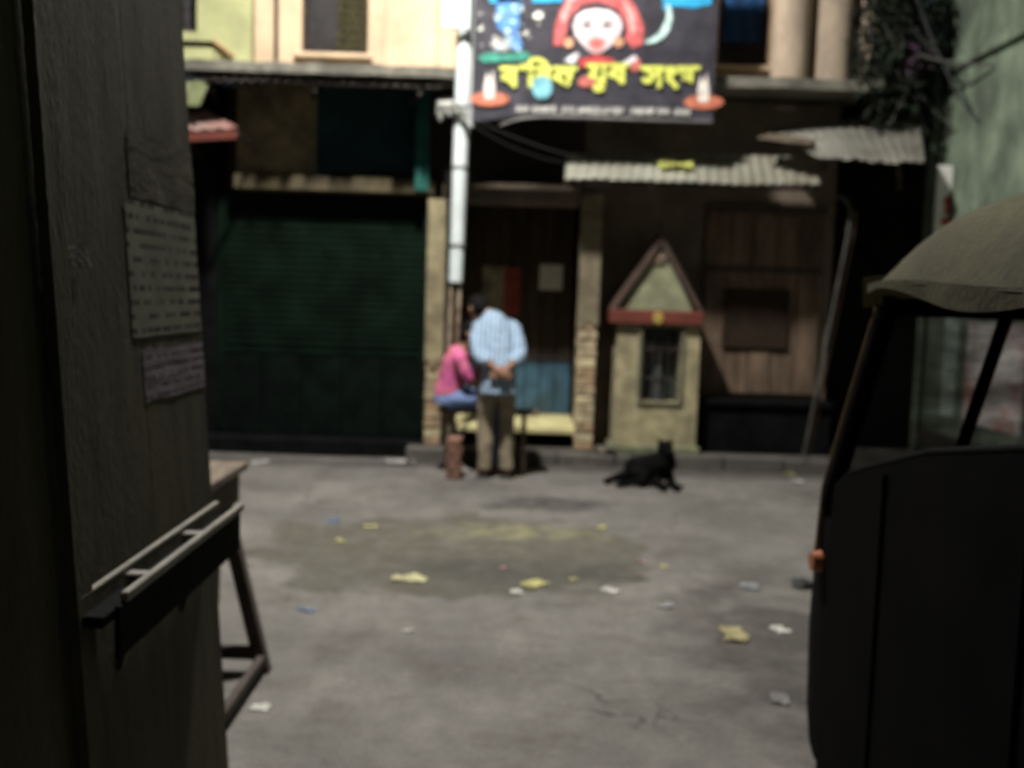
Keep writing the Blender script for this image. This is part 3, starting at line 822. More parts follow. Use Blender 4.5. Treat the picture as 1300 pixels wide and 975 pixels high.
# the small line of print under it cannot be read: a row of short strokes
M_sm = ink('small', (.40, .39, .36), .4)
rnd = random.Random(21)
pl = []
xx = 656
while xx < 862:
    wl = rnd.uniform(12, 30)
    yy = 135 + (xx - 656) * .018
    k = xx
    while k < xx + wl:
        sw = rnd.uniform(2.4, 4.5)
        pl.append([(k, yy + rnd.uniform(-1, 1)), (k + sw, yy - 1), (k + sw - 1, yy + rnd.uniform(5, 9)), (k - 2, yy + rnd.uniform(6, 9))])
        k += sw + .8
    pl.append([(xx, yy - 1), (xx + wl, yy - 1), (xx + wl, yy + 1), (xx, yy + 1)])
    xx += wl + rnd.uniform(5, 9)
decal('small_print', M_sm, pl, 3)
hem = [at(px, py, YB - .03) for px, py in ((634, 159), (648, 154), (664, 150), (690, 148), (730, 148), (775, 150), (830, 152), (905, 154))]
part(MB().tube(hem, [.004, .008, .011, .011, .010, .009, .006, .005], 8), 'hem_rope', mat('hem', (.22, .21, .19), .8, .3, 12, .2), ban, True)

# ------------------------------------------------------------------ awnings
aw = thing('tin_awning', 'pale corrugated tin awning over the shrine', 'awning', (at(880, 230, 8.6).x, 8.8, 2.4))
b0, b1 = at(720, 193, 8.95), at(1030, 199, 8.95)
f0, f1 = at(717, 226, 8.47), at(1042, 234, 8.47)
part(MB().corrugated(b0, b1, f1, f0, .09, .008, 6, rag=.012, sag=.02, seed=2), 'corrugated_sheet', M_tin, aw, True)
for u in (.03, .34, .66, .97):
    p, q = b0.lerp(b1, u), f0.lerp(f1, u)
    part(MB().tube([p + Vector((0, .19, -.03)), q + Vector((0, .03, -.05))], .02, 6), 'rafter', M_darkwood, aw)
part(MB().tube([f0 + Vector((0, .05, -.035)), f1 + Vector((0, .05, -.035))], .018, 6), 'purlin', M_darkwood, aw)
solo(MB().grid(lambda u, v: at(834 + 44 * u, 207 + 9 * v, 8.72) + Vector((0, -.12 * v, .014 + .012 * math.sin(7 * u + 4 * v))), 8, 5, .002), 'plastic_scrap',
     mat('yellow_plastic', (.55, .56, .16), .6, .3, 12, .2), 'crumpled yellow plastic lying on the corrugated tin awning', 'plastic', smooth=True)

aw = thing('shop_awning', 'dark ragged corrugated awning under the ledge above the green shutter', 'awning', (at(400, 105, 8.6).x, 8.8, LZ - .1))
b0, b1 = at(236, 100, 9.05), at(548, 110, 9.05)
b0.z = b1.z = LZ - .012
f0, f1 = at(233, 101, 8.42), at(566, 112, 8.42)
part(MB().corrugated(b0, b1, f1, f0, .09, .014, 6, rag=.05, sag=.035, seed=5), 'corrugated_sheet', M_tin_dk, aw, True)
for u in (.1, .5, .9):
    p, q = b0.lerp(b1, u), f0.lerp(f1, u)
    part(MB().tube([p + Vector((0, .15, -.12)), q + Vector((0, .04, -.04))], .018, 6), 'bracket', M_iron, aw)

aw = thing('side_tin_roof', 'sagging grey corrugated sheet roofing over the dark side passage', 'roof', (at(1080, 200, 8.6).x, 8.6, 2.7))
q00, q10, q11, q01 = at(972, 166, 9.05), at(1166, 142, 9.05), at(1174, 208, 8.2), at(1040, 197, 8.2)
part(MB().corrugated(q00, q10, q11, q01, .1, .005, 8, rag=.03, sag=.05, seed=9), 'corrugated_sheet', mat('grey_tin', (.36, .35, .30), .7, .35, 6, .2, dirt=(.1, .09, .07), dirt_amt=.8, dirt_scale=3), aw, True)
part(MB().hexa([at(962, 176, 8.6), at(1030, 184, 8.35), at(1035, 178, 8.7), at(975, 171, 8.8)],
               [p + Vector((0, 0, .012)) for p in (at(962, 176, 8.6), at(1030, 184, 8.35), at(1035, 178, 8.7), at(975, 171, 8.8))]), 'loose_board', M_wood, aw)
for a, b_ in (((1050, 196), (1046, 215)), ((1140, 205), (1142, 240))):
    part(MB().tube([at(*a, 8.4), at(*b_, 8.75), at(b_[0], b_[1], 9.22)], .018, 6), 'strut', M_darkwood, aw)

aw = thing('red_awning', 'small red and white tin canopy on the yellow house', 'awning', (at(265, 160, 8.5).x, 8.6, 2.8))
q = [at(222, 148, 9.0), at(262, 140, 9.0), at(303, 163, 8.35), at(226, 166, 8.35)]
part(MB().corrugated(q[0], q[1], q[2], q[3], .07, .008, 6, sag=.01, seed=4), 'canopy_sheet', mat('pink_white_canopy', (.50, .36, .32), .7, .3, 7, .2, dirt=(.34, .08, .06), dirt_amt=.9, dirt_scale=6), aw, True)
part(MB().hexa([q[3] + Vector((0, .01, -.09)), q[2] + Vector((-.02, .01, -.08)), q[2] + Vector((-.02, .02, -.08)), q[3] + Vector((0, .02, -.09))],
               [q[3] + Vector((0, .01, -.012)), q[2] + Vector((-.02, .01, -.012)), q[2] + Vector((-.02, .02, -.012)), q[3] + Vector((0, .02, -.012))]), 'valance', M_red, aw)
for a in (q[3], q[2]):
    part(MB().tube([a + Vector((-.02, .05, -.03)), Vector((a.x - .03, 9.098, a.z - .1))], .012, 6), 'bracket', M_iron, aw)
solo(MB().grid(lambda u, v: at(234 + (31 - 10 * v) * u, 103 + 31 * v, 8.4) + Vector((0, .02 * math.sin(8 * u + 3 * v), 0)), 10, 8, .003), 'hanging_cloth',
     mat('pale_yellow_cloth', (.40, .44, .22), .9, .4, 9, .4, dirt=(.25, .25, .2), dirt_amt=.7, dirt_scale=9), 'pale yellow cloth hanging under the awning edge above the red canopy', 'cloth', smooth=True)

# ------------------------------------------------------------------ roadside shrine
YS = 8.83
sh = thing('roadside_shrine', 'small limewashed roadside shrine with a pointed gable and red band', 'shrine', (at(832, 570, YS).x, YS + .15, PZ))
x0, x1 = at(781, 490, YS).x, at(886, 490, YS).x
nx0, nx1, nz0, nz1 = rect(814, 416, 864, 510, YS)
zb = at(832, 412, YS).z; zr = at(832, 394, YS).z
body = MB()
body.box(x0, nx0, YS, YS + .34, PZ - .02, zb); body.box(nx1, x1, YS, YS + .34, PZ - .02, zb)
body.box(nx0, nx1, YS, YS + .34, PZ - .02, nz0); body.box(nx0, nx1, YS + .2, YS + .34, nz0, zb)
body.box(nx0, nx1, YS, YS + .2, nz1, zb)
bd = part(body, 'body', M_shrine, sh)
part(MB().box(x0 - .04, x1 + .04, YS - .05, YS + .36, PZ - .015, PZ + .07, .015), 'base_step', mat('mossy_base', (.13, .14, .08), .9, .4, 8, .5), sh)
fr = MB()
for (a, b_, c, e) in ((nx0 - .03, nx0, nz0 - .03, nz1 + .03), (nx1, nx1 + .03, nz0 - .03, nz1 + .03), (nx0, nx1, nz1, nz1 + .03), (nx0, nx1, nz0 - .03, nz0)):
    fr.box(a, b_, YS - .02, YS - .002, c, e, .003)
part(fr, 'niche_frame', mat('niche_frame_paint', (.13, .125, .08), .8, .3, 8, .2), sh)
part(MB().box(nx0 + .002, nx1 - .002, YS + .17, YS + .198, nz0, nz1 - .002), 'niche_lining', mat('dark_green_lining', (.02, .035, .03), .6, .4, 8, .2), sh)
gb = MB()
for k in range(5):
    xx = nx0 + (nx1 - nx0) * (k + .5) / 5
    gb.tube([(xx, YS + .03, nz0), (xx, YS + .03, nz1)], .006, 6)
for zz in (nz0 + .2, nz1 - .2):
    gb.box(nx0, nx1, YS + .04, YS + .048, zz, zz + .018)
part(gb, 'niche_gate', M_iron, sh)
idol = MB(); xc = (nx0 + nx1) / 2
idol.tube([(xc, YS + .12, nz0), (xc, YS + .12, nz0 + .08), (xc, YS + .12, nz0 + .2), (xc, YS + .12, nz0 + .29), (xc, YS + .12, nz0 + .33)], [.085, .075, .06, .03, .025], 14)
idol.ball((xc, YS + .12, nz0 + .38), (.042, .04, .055))
part(idol, 'idol', mat('dark_stone', (.03, .035, .035), .6, .3, 8, .2), sh, True)
# red band with gilt emblem
bx0, bx1 = at(774, 403, YS).x, at(892, 403, YS).x
bnd = part(MB().box(bx0, bx1, YS - .06, YS + .36, zb + .002, zr, .008), 'red_band', M_red, sh)
ex, ez = at(834, 403, YS).x, (zb + zr) / 2
em = MB()
em.poly([(ex + .05 * math.cos(R(a)) * (1 if k % 2 else .8), ez + .06 * math.sin(R(a)) * (1 if k % 2 else .8)) for k, a in enumerate(range(80, 440, 20))], YS - .075, YS - .0605)
part(em, 'gilt_emblem', mat('gilt', (.45, .32, .08), .5, .3, 9, .1, metal=.2), bnd)
# gable
ax, az = at(839, 297, YS).x, at(839, 297, YS).z
gl, gr = at(788, 394, YS).x, at(880, 394, YS).x
part(MB().poly([(gl, zr + .002), (gr, zr + .002), (ax, az - .08)], YS, YS + .3), 'gable', mat('gable_limewash', (.21, .215, .13), .9, .25, 8, .4, dirt=(.14, .14, .09), dirt_amt=.7, dirt_scale=5), sh)
M_corn = mat('brown_cornice', (.06, .036, .026), .8, .3, 9, .3)
wd_ = .034
for s, ex_ in ((-1, bx0 + .005), (1, bx1 - .005)):
    part(MB().poly([(ex_, zr + .003), (ex_ - s * wd_ * 1.25, zr + .003), (ax + s * .002, az - .1), (ax + s * .002, az)], YS - .05, YS + .32), 'raking_cornice', M_corn, sh)
mo = MB()
mx, mz = at(838, 325, YS).x, at(838, 328, YS).z
for k in range(8):
    a = R(45 * k + 10)
    mo.ball((mx + .045 * math.cos(a), YS - .012, mz + .045 * math.sin(a)), (.018, .012, .018), 8)
mo.ball((mx, YS - .012, mz), (.03, .02, .03), 10)
part(mo, 'rosette', mat('rosette_stone', (.2, .14, .1), .8, .3, 12, .3), sh, True)
part(MB().tube([(ax, YS + .12, az - .01), (ax, YS + .12, az + .05), (ax, YS + .12, az + .08), (ax, YS + .12, az + .13)], [.03, .012, .025, .004], 10), 'finial', M_corn, sh, True)

# rubble heap at the foot of the pillar, a few stones each
for k, (px, py, s, cl) in enumerate(((762, 566, .055, M_pave), (772, 562, .06, M_pave), (778, 569, .045, M_brick), (766, 572, .04, M_brick), (757, 574, .035, M_pave))):
    p = at(px, py, 8.8)
    mb = MB().ball((p.x, 8.80 - .03 * (k % 2), PZ + s * .55), (s, s * .8, s * .62), 7)
    for v in mb.bm.verts:
        v.co += Vector((noise.noise(v.co * 14), noise.noise(v.co * 17 + Vector((3, 0, 0))), noise.noise(v.co * 15))) * s * .35
    solo(mb, 'stone', cl, 'broken stone in the rubble between the second pillar and the shrine', 'stone', 'rubble beside the shrine')

# ------------------------------------------------------------------ leaning pipe, signs, cables and creeper on the right
pp = [at(1062, 249, 8.62), at(1074, 254, 8.62), at(1080, 268, 8.62), at(1076, 300, 8.62), at(1034, 510, 8.70)]
e_ = pp[-1]; dn = (pp[-1] - pp[-2]).normalized()
g_ = e_ + dn * ((PZ + .01 - e_.z) / dn.z)
for o_, lb in ((0, 'thin bent pale pipe leaning beside the dark passage'), (.055, 'straight reddish bamboo pole leaning against the bent pipe')):
    pts = [p + Vector((o_, .03 * (o_ > 0), 0)) for p in pp] + [g_ + Vector((o_, .03 * (o_ > 0), 0))]
    if o_: pts = pts[2:]
    solo(MB().tube(pts, .013 if not o_ else .011, 8), 'leaning_pipe' if not o_ else 'bamboo_pole', mat('pale_pipe', (.065, .06, .052), .6, .4, 8, .2) if not o_ else mat('bamboo', (.11, .065, .045), .7, .4, 9, .2), lb, 'pipe' if not o_ else 'pole', smooth=True)

sg = thing('shop_sign', 'narrow white projecting sign with red marks on the green house corner', 'sign', (GXW - .12, 8.6, at(1203, 290, 8.6).z))
sx0, sx1, sz0, sz1 = rect(1189, 210, 1216, 296, 8.55)
part(MB().box(sx0, sx1, 8.55, 8.59, sz0, sz1, .004), 'board', M_white, sg)
part(MB().box(sx1 - .02, GXW + .002, 8.56, 8.58, sz1 - .08, sz1 - .05), 'bracket', M_iron, sg)
mk = MB()
for (px, py, rx, ry) in ((1204, 256, 6, 8), (1206, 268, 7, 6), (1202, 282, 8, 6), (1210, 288, 6, 4)):
    mk.poly([(p.x, p.z) for p in (at(a, b_, 8.55) for a, b_ in ell(px, py, rx, ry, 12))], 8.544, 8.549)
part(mk, 'red_marks', mat('red_ink', (.45, .05, .04), .7, .3, 12, 0), sg)

def wall_sheet(y0, y1, z0, z1, name, mt, lb, spots, smt):
    t = thing(name, lb, 'poster', (GXW - .01, (y0 + y1) / 2, z0))
    part(MB().box(GXW - .012, GXW - .004, y0, y1, z0, z1), 'paper', mt, t)
    mb = MB()
    for (u, v, ru, rv) in spots:
        c = [(y0 + (y1 - y0) * (u + ru * math.cos(R(a))), z0 + (z1 - z0) * (v + rv * math.sin(R(a)))) for a in range(0, 360, 30)]
        A = [mb.bm.verts.new((GXW - .017, y_, z_)) for y_, z_ in c]; B_ = [mb.bm.verts.new((GXW - .0125, y_, z_)) for y_, z_ in c]
        mb.bm.faces.new(A); mb.bm.faces.new(B_[::-1])
        for k in range(len(A)): mb.bm.faces.new((A[k], B_[k], B_[(k + 1) % len(A)], A[(k + 1) % len(A)]))
    if spots: part(mb, 'printed_patch', smt, t)
wall_sheet(7.1, 8.02, .6, 1.4, 'window_light_sheet', mat('pale_red_light_sheet', (.55, .53, .5), .8, .25, 7, .1, dirt=(.40, .10, .06), dirt_amt=.95, dirt_scale=2.6), 'large white and red sheet on the green wall, added for light in the rickshaw window', [], mat('red_print', (.42, .08, .04), .8, .4, 14, 0))  # both sheets added for the pale and red reflections in the rickshaw window
wall_sheet(8.2, 8.45, .6, 1.42, 'window_light_sheet', mat('grey_green_light_sheet', (.36, .42, .36), .8, .4, 7, .1, dirt=(.08, .14, .12), dirt_amt=.9, dirt_scale=6), 'narrow pale green sheet on the green wall, added for light in the rickshaw window', [], mat('dark_print', (.08, .14, .12), .8, .4, 14, 0))

# cable tangle with a meter box
rnd = random.Random(31)
mbx = at(1135, 95, 8.75)
jb = thing('junction_box', 'dark electric junction box hung among cables by the columns', 'box', (mbx.x, 8.75, mbx.z - .12))
part(MB().box(mbx.x - .13, mbx.x + .13, 8.66, 8.86, mbx.z - .17, mbx.z + .17, .012), 'case', M_dark, jb)
part(MB().box(mbx.x - .11, mbx.x + .11, 8.648, 8.658, mbx.z - .15, mbx.z + .15, .004), 'cover', mat('dark_grey_enamel', (.05, .05, .055), .4, .3, 9, .1), jb)
part(MB().box(mbx.x - .02, mbx.x + .02, 8.86, 9.098, mbx.z - .05, mbx.z + .05), 'mount', M_iron, jb)
for k in range(8):
    a = at(rnd.uniform(1095, 1165), rnd.uniform(-60, 60), 8.6 + rnd.uniform(-.12, .2))
    b_ = at(rnd.uniform(1110, 1195), rnd.uniform(90, 200), 8.6 + rnd.uniform(-.12, .2))
    if k < 4: b_ = Vector((GXW - .03, 8.5 - .2 * k, rnd.uniform(2.9, 3.4)))
    pts, r = wire(a, b_, rnd.uniform(.05, .28), rnd.uniform(.007, .014))
    solo(MB().tube(pts, r, 5), 'cable', M_cable if k % 3 else mat('grey_cable', (.06, .06, .055), .6, .2, 9, 0), 'loose cable drooping in the tangle between the round columns and the green wall', 'cable', 'cable tangle', smooth=True)
cr = thing('creeper', 'dark leafy creeper hanging between the round columns and green wall', 'plant', (at(1165, 120, 8.6).x, 8.75, at(1165, 170, 8.6).z))
M_leaf = mat('creeper_leaf', (.014, .02, .013), .8, .5, 3, 0, spec=.1)
st = MB(); lf = MB()
for k in range(26):
    p = at(rnd.uniform(1100, 1200), rnd.uniform(-70, 10), 8.75 + rnd.uniform(-.25, .25))
    pts = [p]
    for j in range(rnd.randint(7, 12)):
        p = p + Vector((rnd.uniform(-.06, .07), rnd.uniform(-.05, .05), -rnd.uniform(.06, .13)))
        if p.x > GXW - .06: p.x = GXW - .06
        if p.z < 2.75: break
        pts.append(p)
        for _ in range(12):
            c = p + Vector((rnd.gauss(0, .05), rnd.gauss(0, .05), rnd.gauss(0, .05)))
            if c.x > GXW - .05: continue
            d1 = Vector((rnd.gauss(0, 1), rnd.gauss(0, 1), rnd.gauss(-.4, .8))).normalized()
            d2 = d1.cross(Vector((rnd.gauss(0, 1), rnd.gauss(0, 1), rnd.gauss(0, 1)))).normalized()
            L_ = rnd.uniform(.05, .1)
            lf.face([c, c + d1 * L_ * .5 + d2 * L_ * .32, c + d1 * L_, c + d1 * L_ * .5 - d2 * L_ * .32])
    if len(pts) > 1: st.tube(pts, .005, 4)
part(st, 'stem', M_darkwood, cr); part(lf, 'foliage', M_leaf, cr, kind='stuff')
fl = MB()
for k in range(16):
    c = at(rnd.uniform(1148, 1185), rnd.uniform(50, 95), 8.5)
    for j in range(5):
        a = j * 1.256
        fl.face([c, c + Vector((.02 * math.cos(a), -.01, .02 * math.sin(a))), c + Vector((.03 * math.cos(a + .5), -.015, .03 * math.sin(a + .5))), c + Vector((.02 * math.cos(a + 1), -.01, .02 * math.sin(a + 1)))])
part(fl, 'flower', mat('purple_flower', (.09, .045, .085), .7, .3, 9, 0), cr, label='small purple blossoms', kind='stuff')
# ------------------------------------------------------------------ wooden kiosk on the left, its side leans outwards at the foot
KE = 2.8
_t, _b = at(230, 0, KE), at(290, 975, KE)
def kx(z):
    return _b.x + (_t.x - _b.x) * (z - _b.z) / (_t.z - _b.z)
ki = thing('wooden_kiosk', 'tall dark wooden street kiosk with a leaning plank side', 'kiosk', (kx(0) - .8, 1.5, 0))
M_kplank = mat('olive_brown_planks', (.060, .056, .031), .8, .3, 3, .4, stretch=(1, 3, .6), dirt=(.034, .031, .019), dirt_amt=.8, dirt_scale=2, spec=.15)
part(MB().hexa([(kx(0) - 1.4, .22, 0), (kx(0) - .03, .22, 0), (kx(0) - .03, KE - .04, 0), (kx(0) - 1.4, KE - .04, 0)],
               [(kx(0) - 1.4, .22, 3.1), (kx(3.1) - .03, .22, 3.1), (kx(3.1) - .03, KE - .04, 3.1), (kx(0) - 1.4, KE - .04, 3.1)]), 'carcass', M_darkwood, ki)
y = .2
rnd = random.Random(12)
while y < KE - .05:
    wdt = min(rnd.uniform(.42, .75), KE - y)
    if KE - y - wdt < .08: wdt = KE - y
    j = rnd.uniform(-.0004, .0004)
    ya, yb2 = y + .0012, y + wdt - .0012
    part(MB().hexa([(kx(0) - .028, ya, .02), (kx(0) + j, ya, .02), (kx(0) + j, yb2, .02), (kx(0) - .028, yb2, .02)],
                   [(kx(3.1) - .028, ya, 3.08), (kx(3.1) + j, ya, 3.08), (kx(3.1) + j, yb2, 3.08), (kx(3.1) - .028, yb2, 3.08)]), 'plank', M_kplank, ki)
    y += wdt
def kbat(y0, y1, z0, z1, t, name, mt, smooth=False, par=ki):
    """slab lying on the leaning side"""
    return part(MB().hexa([(kx(z0) + .005, y0, z0), (kx(z0) + .005 + t, y0, z0), (kx(z0) + .005 + t, y1, z0), (kx(z0) + .005, y1, z0)],
                          [(kx(z1) + .005, y0, z1), (kx(z1) + .005 + t, y0, z1), (kx(z1) + .005 + t, y1, z1), (kx(z1) + .005, y1, z1)]), name, mt, par)
kbat(1.86, 1.93, .03, 3.05, .022, 'batten', M_kplank)
kbat(.8, .87, .03, 3.05, .022, 'batten', M_kplank)
ey = KE - .034
for k in range(5):
    a0 = kx(0) - 1.4 + k * .27
    sk = (kx(3.05) - kx(.03)) * (k + 1) / 5
    part(MB().hexa([(a0, ey, .03), (a0 + .264, ey, .03), (a0 + .264, ey + .02, .03), (a0, ey + .02, .03)],
                   [(a0 + sk, ey, 3.05), (a0 + .264 + sk, ey, 3.05), (a0 + .264 + sk, ey + .02, 3.05), (a0 + sk, ey + .02, 3.05)]), 'end_board', M_kplank, ki)
part(MB().box(kx(0) - 1.5, kx(3.1) + .005, .1, KE + .005, 3.1, 3.14), 'roof_sheet', M_tin_dk, ki)
# iron hasp and lock on the side
kbat(1.93, 2.06, 1.53, 1.57, .012, 'hasp', M_iron)

def print_mat(name, paper, inkc, rows, wordscale):
    """faded bill: irregular rows of print too worn to read"""
    mt = bpy.data.materials.new(name); mt.use_nodes = True
    N, L = mt.node_tree.nodes, mt.node_tree.links
    b = N['Principled BSDF']; b.inputs['Roughness'].default_value = .85
    tc = N.new('ShaderNodeTexCoord'); sp = N.new('ShaderNodeSeparateXYZ'); L.new(tc.outputs['Object'], sp.inputs[0])
    def mth(op, a, c=None):
        m_ = N.new('ShaderNodeMath'); m_.operation = op
        for i_, v in enumerate((a, c)):
            if v is None: continue
            if isinstance(v, (int, float)): m_.inputs[i_].default_value = v
            else: L.new(v, m_.inputs[i_])
        return m_.outputs[0]
    zr_ = mth('MULTIPLY', sp.outputs['Z'], rows)
    row = mth('FRACT', zr_)
    rowid = mth('FLOOR', zr_)
    inrow = mth('LESS_THAN', mth('ABSOLUTE', mth('SUBTRACT', row, .5)), .2)
    cb = N.new('ShaderNodeCombineXYZ'); L.new(mth('MULTIPLY', sp.outputs['Y'], wordscale), cb.inputs[0]); L.new(mth('MULTIPLY', rowid, 7.3), cb.inputs[1])
    nz = N.new('ShaderNodeTexNoise'); nz.inputs['Scale'].default_value = 1.0; nz.inputs['Detail'].default_value = 4; L.new(cb.outputs[0], nz.inputs['Vector'])
    word = mth('GREATER_THAN', nz.outputs['Fac'], .46)
    wear = N.new('ShaderNodeTexNoise'); wear.inputs['Scale'].default_value = 7; wear.inputs['Detail'].default_value = 6; L.new(tc.outputs['Object'], wear.inputs['Vector'])
    f = mth('MULTIPLY', mth('MULTIPLY', inrow, word), mth('MULTIPLY', wear.outputs['Fac'], 1.5))
    mx = N.new('ShaderNodeMix'); mx.data_type = 'RGBA'; L.new(f, mx.inputs['Factor']); mx.inputs[7].default_value = (*inkc, 1)
    m2 = N.new('ShaderNodeMix'); m2.data_type = 'RGBA'; L.new(wear.outputs['Fac'], m2.inputs['Factor'])
    m2.inputs[6].default_value = (*[c * .6 for c in paper], 1); m2.inputs[7].default_value = (*[min(.8, c * 1.35) for c in paper], 1)
    L.new(m2.outputs[2], mx.inputs[6]); L.new(mx.outputs[2], b.inputs['Base Color'])
    return mt
def bill(y0, y1, z0, z1, mt, lb, lift, seed):
    """thin sheet pasted on the leaning side, edges slightly uneven"""
    def fn(u, v):
        yy = y0 + (y1 - y0) * u; zz = z0 + (z1 - z0) * v + .012 * noise.noise(Vector((u * 3, v * 2, seed)))
        return Vector((kx(zz) + lift + .0007 * noise.noise(Vector((u * 6, v * 6, seed + 4))), yy + .008 * noise.noise(Vector((v * 4, u, seed))), zz))
    return solo(MB().grid(fn, 10, 12, .0004), 'paper_bill', mt, lb, 'poster')
def kz(px, py):
    # height where the pixel's ray meets the kiosk side
    lo_, hi_ = 1.2, 3.2
    for _ in range(40):
        mid = (lo_ + hi_) / 2
        p = at(px, py, mid)
        if p.x < kx(p.z): hi_ = mid
        else: lo_ = mid
    return at(px, py, lo_)
pA, pB = kz(152, 180), kz(243, 180)
bill(pA.y, pB.y - .02, kz(200, 425).z, kz(200, 262).z, print_mat('faded_bill', (.36, .35, .26), (.05, .05, .045), 30, 26), 'large faded paper bill with rows of print on the kiosk side', .0016, 1)
bill(pA.y + .04, pB.y - .01, kz(200, 258).z, kz(200, 178).z, mat('brown_bill', (.15, .135, .09), .85, .35, 6, .2), 'blank browned paper pasted above the printed bill', .0016, 2)
bill(pA.y + .05, pB.y - .015, kz(205, 506).z, kz(205, 440).z, print_mat('lilac_bill', (.36, .31, .34), (.10, .05, .085), 42, 34), 'small lilac printed notice below the faded bill', .0016, 3)

# folding counter on the kiosk side: two pale bars with blocks, dark apron under it
SZ = kz(285, 668).z
fs = thing('folding_counter', 'narrow folding counter with two pale edge bars fixed along the kiosk side', 'counter', (kx(.85) + .05, 2.2, .6))
M_bar = mat('pale_worn_bar', (.17, .162, .135), .6, .35, 9, .2, dirt=(.2, .17, .12), dirt_amt=.7, dirt_scale=6)
qa, qb = kz(279, 650), kz(84, 753)
YN, YF = qb.y, KE - .02
CZ = (qa.z + qb.z) / 2
xi = kx(CZ) + .012
part(MB().box(xi, xi + .014, YN, YF, CZ, CZ + .022, .003), 'edge_bar', M_bar, fs)
part(MB().box(xi + .058, xi + .074, YN + .08, YF + .04, CZ - .012, CZ + .01, .003), 'edge_bar', M_bar, fs)
for yy in (YN + .22, YF - .32):
    part(MB().box(xi + .013, xi + .057, yy, yy + .035, CZ - .008, CZ + .006, .003), 'cross_block', M_bar, fs)
part(MB().box(xi + .013, xi + .057, YN, YF, CZ - .04, CZ - .016, .003), 'tray', M_dark, fs)
part(MB().box(xi + .058, xi + .069, YN + .05, YF + .02, CZ - .12, CZ - .010, .003), 'apron', M_dark, fs)
for yy in (YN + .2, YF - .3):
    part(MB().hexa([(kx(.8) + .006, yy, CZ - .2), (kx(.8) + .02, yy, CZ - .2), (kx(.8) + .02, yy + .03, CZ - .2), (kx(.8) + .006, yy + .03, CZ - .2)],
                   [(xi + .03, yy, CZ - .042), (xi + .05, yy, CZ - .042), (xi + .05, yy + .03, CZ - .042), (xi + .03, yy + .03, CZ - .042)]), 'strut', M_darkwood, fs)

# trestle table behind the kiosk
TX1, TY1, TZ = on_z(313, 588, .79).x, 4.02, .79
TX0, TY0 = TX1 - .62, 2.98
tb = thing('wooden_table', 'dark wooden vendor table with splayed legs behind the kiosk', 'table', (TX1 - .3, 3.5, 0))
for k in range(4):
    a = TX0 + (TX1 - TX0) * k / 4
    part(MB().box(a + .002, a + (TX1 - TX0) / 4 - .002, TY0, TY1 + random.uniform(-.01, .01), TZ - .03, TZ + random.uniform(-.002, .002), .004), 'top_plank', M_wood, tb)
part(MB().box(TX1 - .06, TX1 - .03, TY0 + .03, TY1 - .03, TZ - .16, TZ - .032, .004), 'apron', M_darkwood, tb)
part(MB().box(TX0 + .03, TX0 + .06, TY0 + .03, TY1 - .03, TZ - .16, TZ - .032, .004), 'apron', M_darkwood, tb)
part(MB().box(TX0 + .06, TX1 - .06, TY1 - .07, TY1 - .04, TZ - .16, TZ - .032, .004), 'apron', M_darkwood, tb)
def leg4(x0_, y0_, x1_, y1_, ztop, hw=.026):
    return MB().hexa([(x0_ - hw, y0_ - hw, .0), (x0_ + hw, y0_ - hw, .0), (x0_ + hw, y0_ + hw, .0), (x0_ - hw, y0_ + hw, .0)],
                     [(x1_ - hw, y1_ - hw, ztop), (x1_ + hw, y1_ - hw, ztop), (x1_ + hw, y1_ + hw, ztop), (x1_ - hw, y1_ + hw, ztop)])
lf_ = on_z(335, 852)
lx, ly = lf_.x, lf_.y
for (xa, ya, xb_, yb3) in ((lx, ly, TX1 - .1, TY1 - .11), (TX0 - .02, ly, TX0 + .1, TY1 - .11), (lx, TY0 - .03, TX1 - .1, TY0 + .08), (TX0 - .02, TY0 - .03, TX0 + .1, TY0 + .08)):
    part(leg4(xa, ya, xb_, yb3, TZ - .033), 'leg', M_darkwood, tb)
part(MB().box(TX0 + .04, lx - .02, ly - .02, ly + .012, .05, .1, .004), 'stretcher', M_darkwood, tb)
part(MB().box(lx - .02, lx + .012, TY0 + .02, ly - .03, .03, .075, .004), 'stretcher', M_darkwood, tb)
# thin metal tie hanging from the apron
part(MB().tube([(TX1 - .045, TY1 - .25, TZ - .15), (TX1 - .05, TY1 - .26, .28)], .008, 6), 'tie_rod', M_bar, tb, True)

# ------------------------------------------------------------------ auto rickshaw, nose pointing into the street
RX, RY = 1.56, 1.95
au = thing('auto_rickshaw', 'black three wheeled auto rickshaw with a tan canvas roof', 'auto rickshaw', (RX, RY, 0), rotz=R(0))
M_black = mat('black_paint', (.0022, .0022, .0025), .7, .3, 5, .05, dirt=(.005, .0045, .004), dirt_amt=.5, dirt_scale=4, spec=.03)
M_canvas = mat('tan_canvas', (.11, .102, .05), .85, .3, 5, .4, dirt=(.06, .056, .032), dirt_amt=.7, dirt_scale=3)
M_rubber = mat('tyre_rubber', (.02, .02, .02), .85, .2, 20, .2)
M_chrome = mat('worn_chrome', (.5, .5, .5), .3, .2, 9, 0, metal=1)
M_lit_edge = mat('lit_edge_brown', (.11, .075, .035), .6, .35, 12, .1)
M_amber = mat('amber_lens', (.26, .07, .018), .3, .15, 9, 0)
M_seat = mat('seat_vinyl', (.05, .02, .02), .5, .2, 9, .1)
def P_(mb, nm, mt, par=au, smooth=False, **k): return part(mb, nm, mt, par, smooth, local=True, **k)
def loft(mb, secs):
    """skin through closed sections with the same number of points"""
    rr = [[mb.bm.verts.new(p) for p in s_] for s_ in secs]
    n_ = len(rr[0])
    for a, b2 in zip(rr, rr[1:]):
        for k in range(n_):
            mb.bm.faces.new((a[k], a[(k + 1) % n_], b2[(k + 1) % n_], b2[k]))
    mb.bm.faces.new(rr[0][::-1]); mb.bm.faces.new(rr[-1])
    return mb
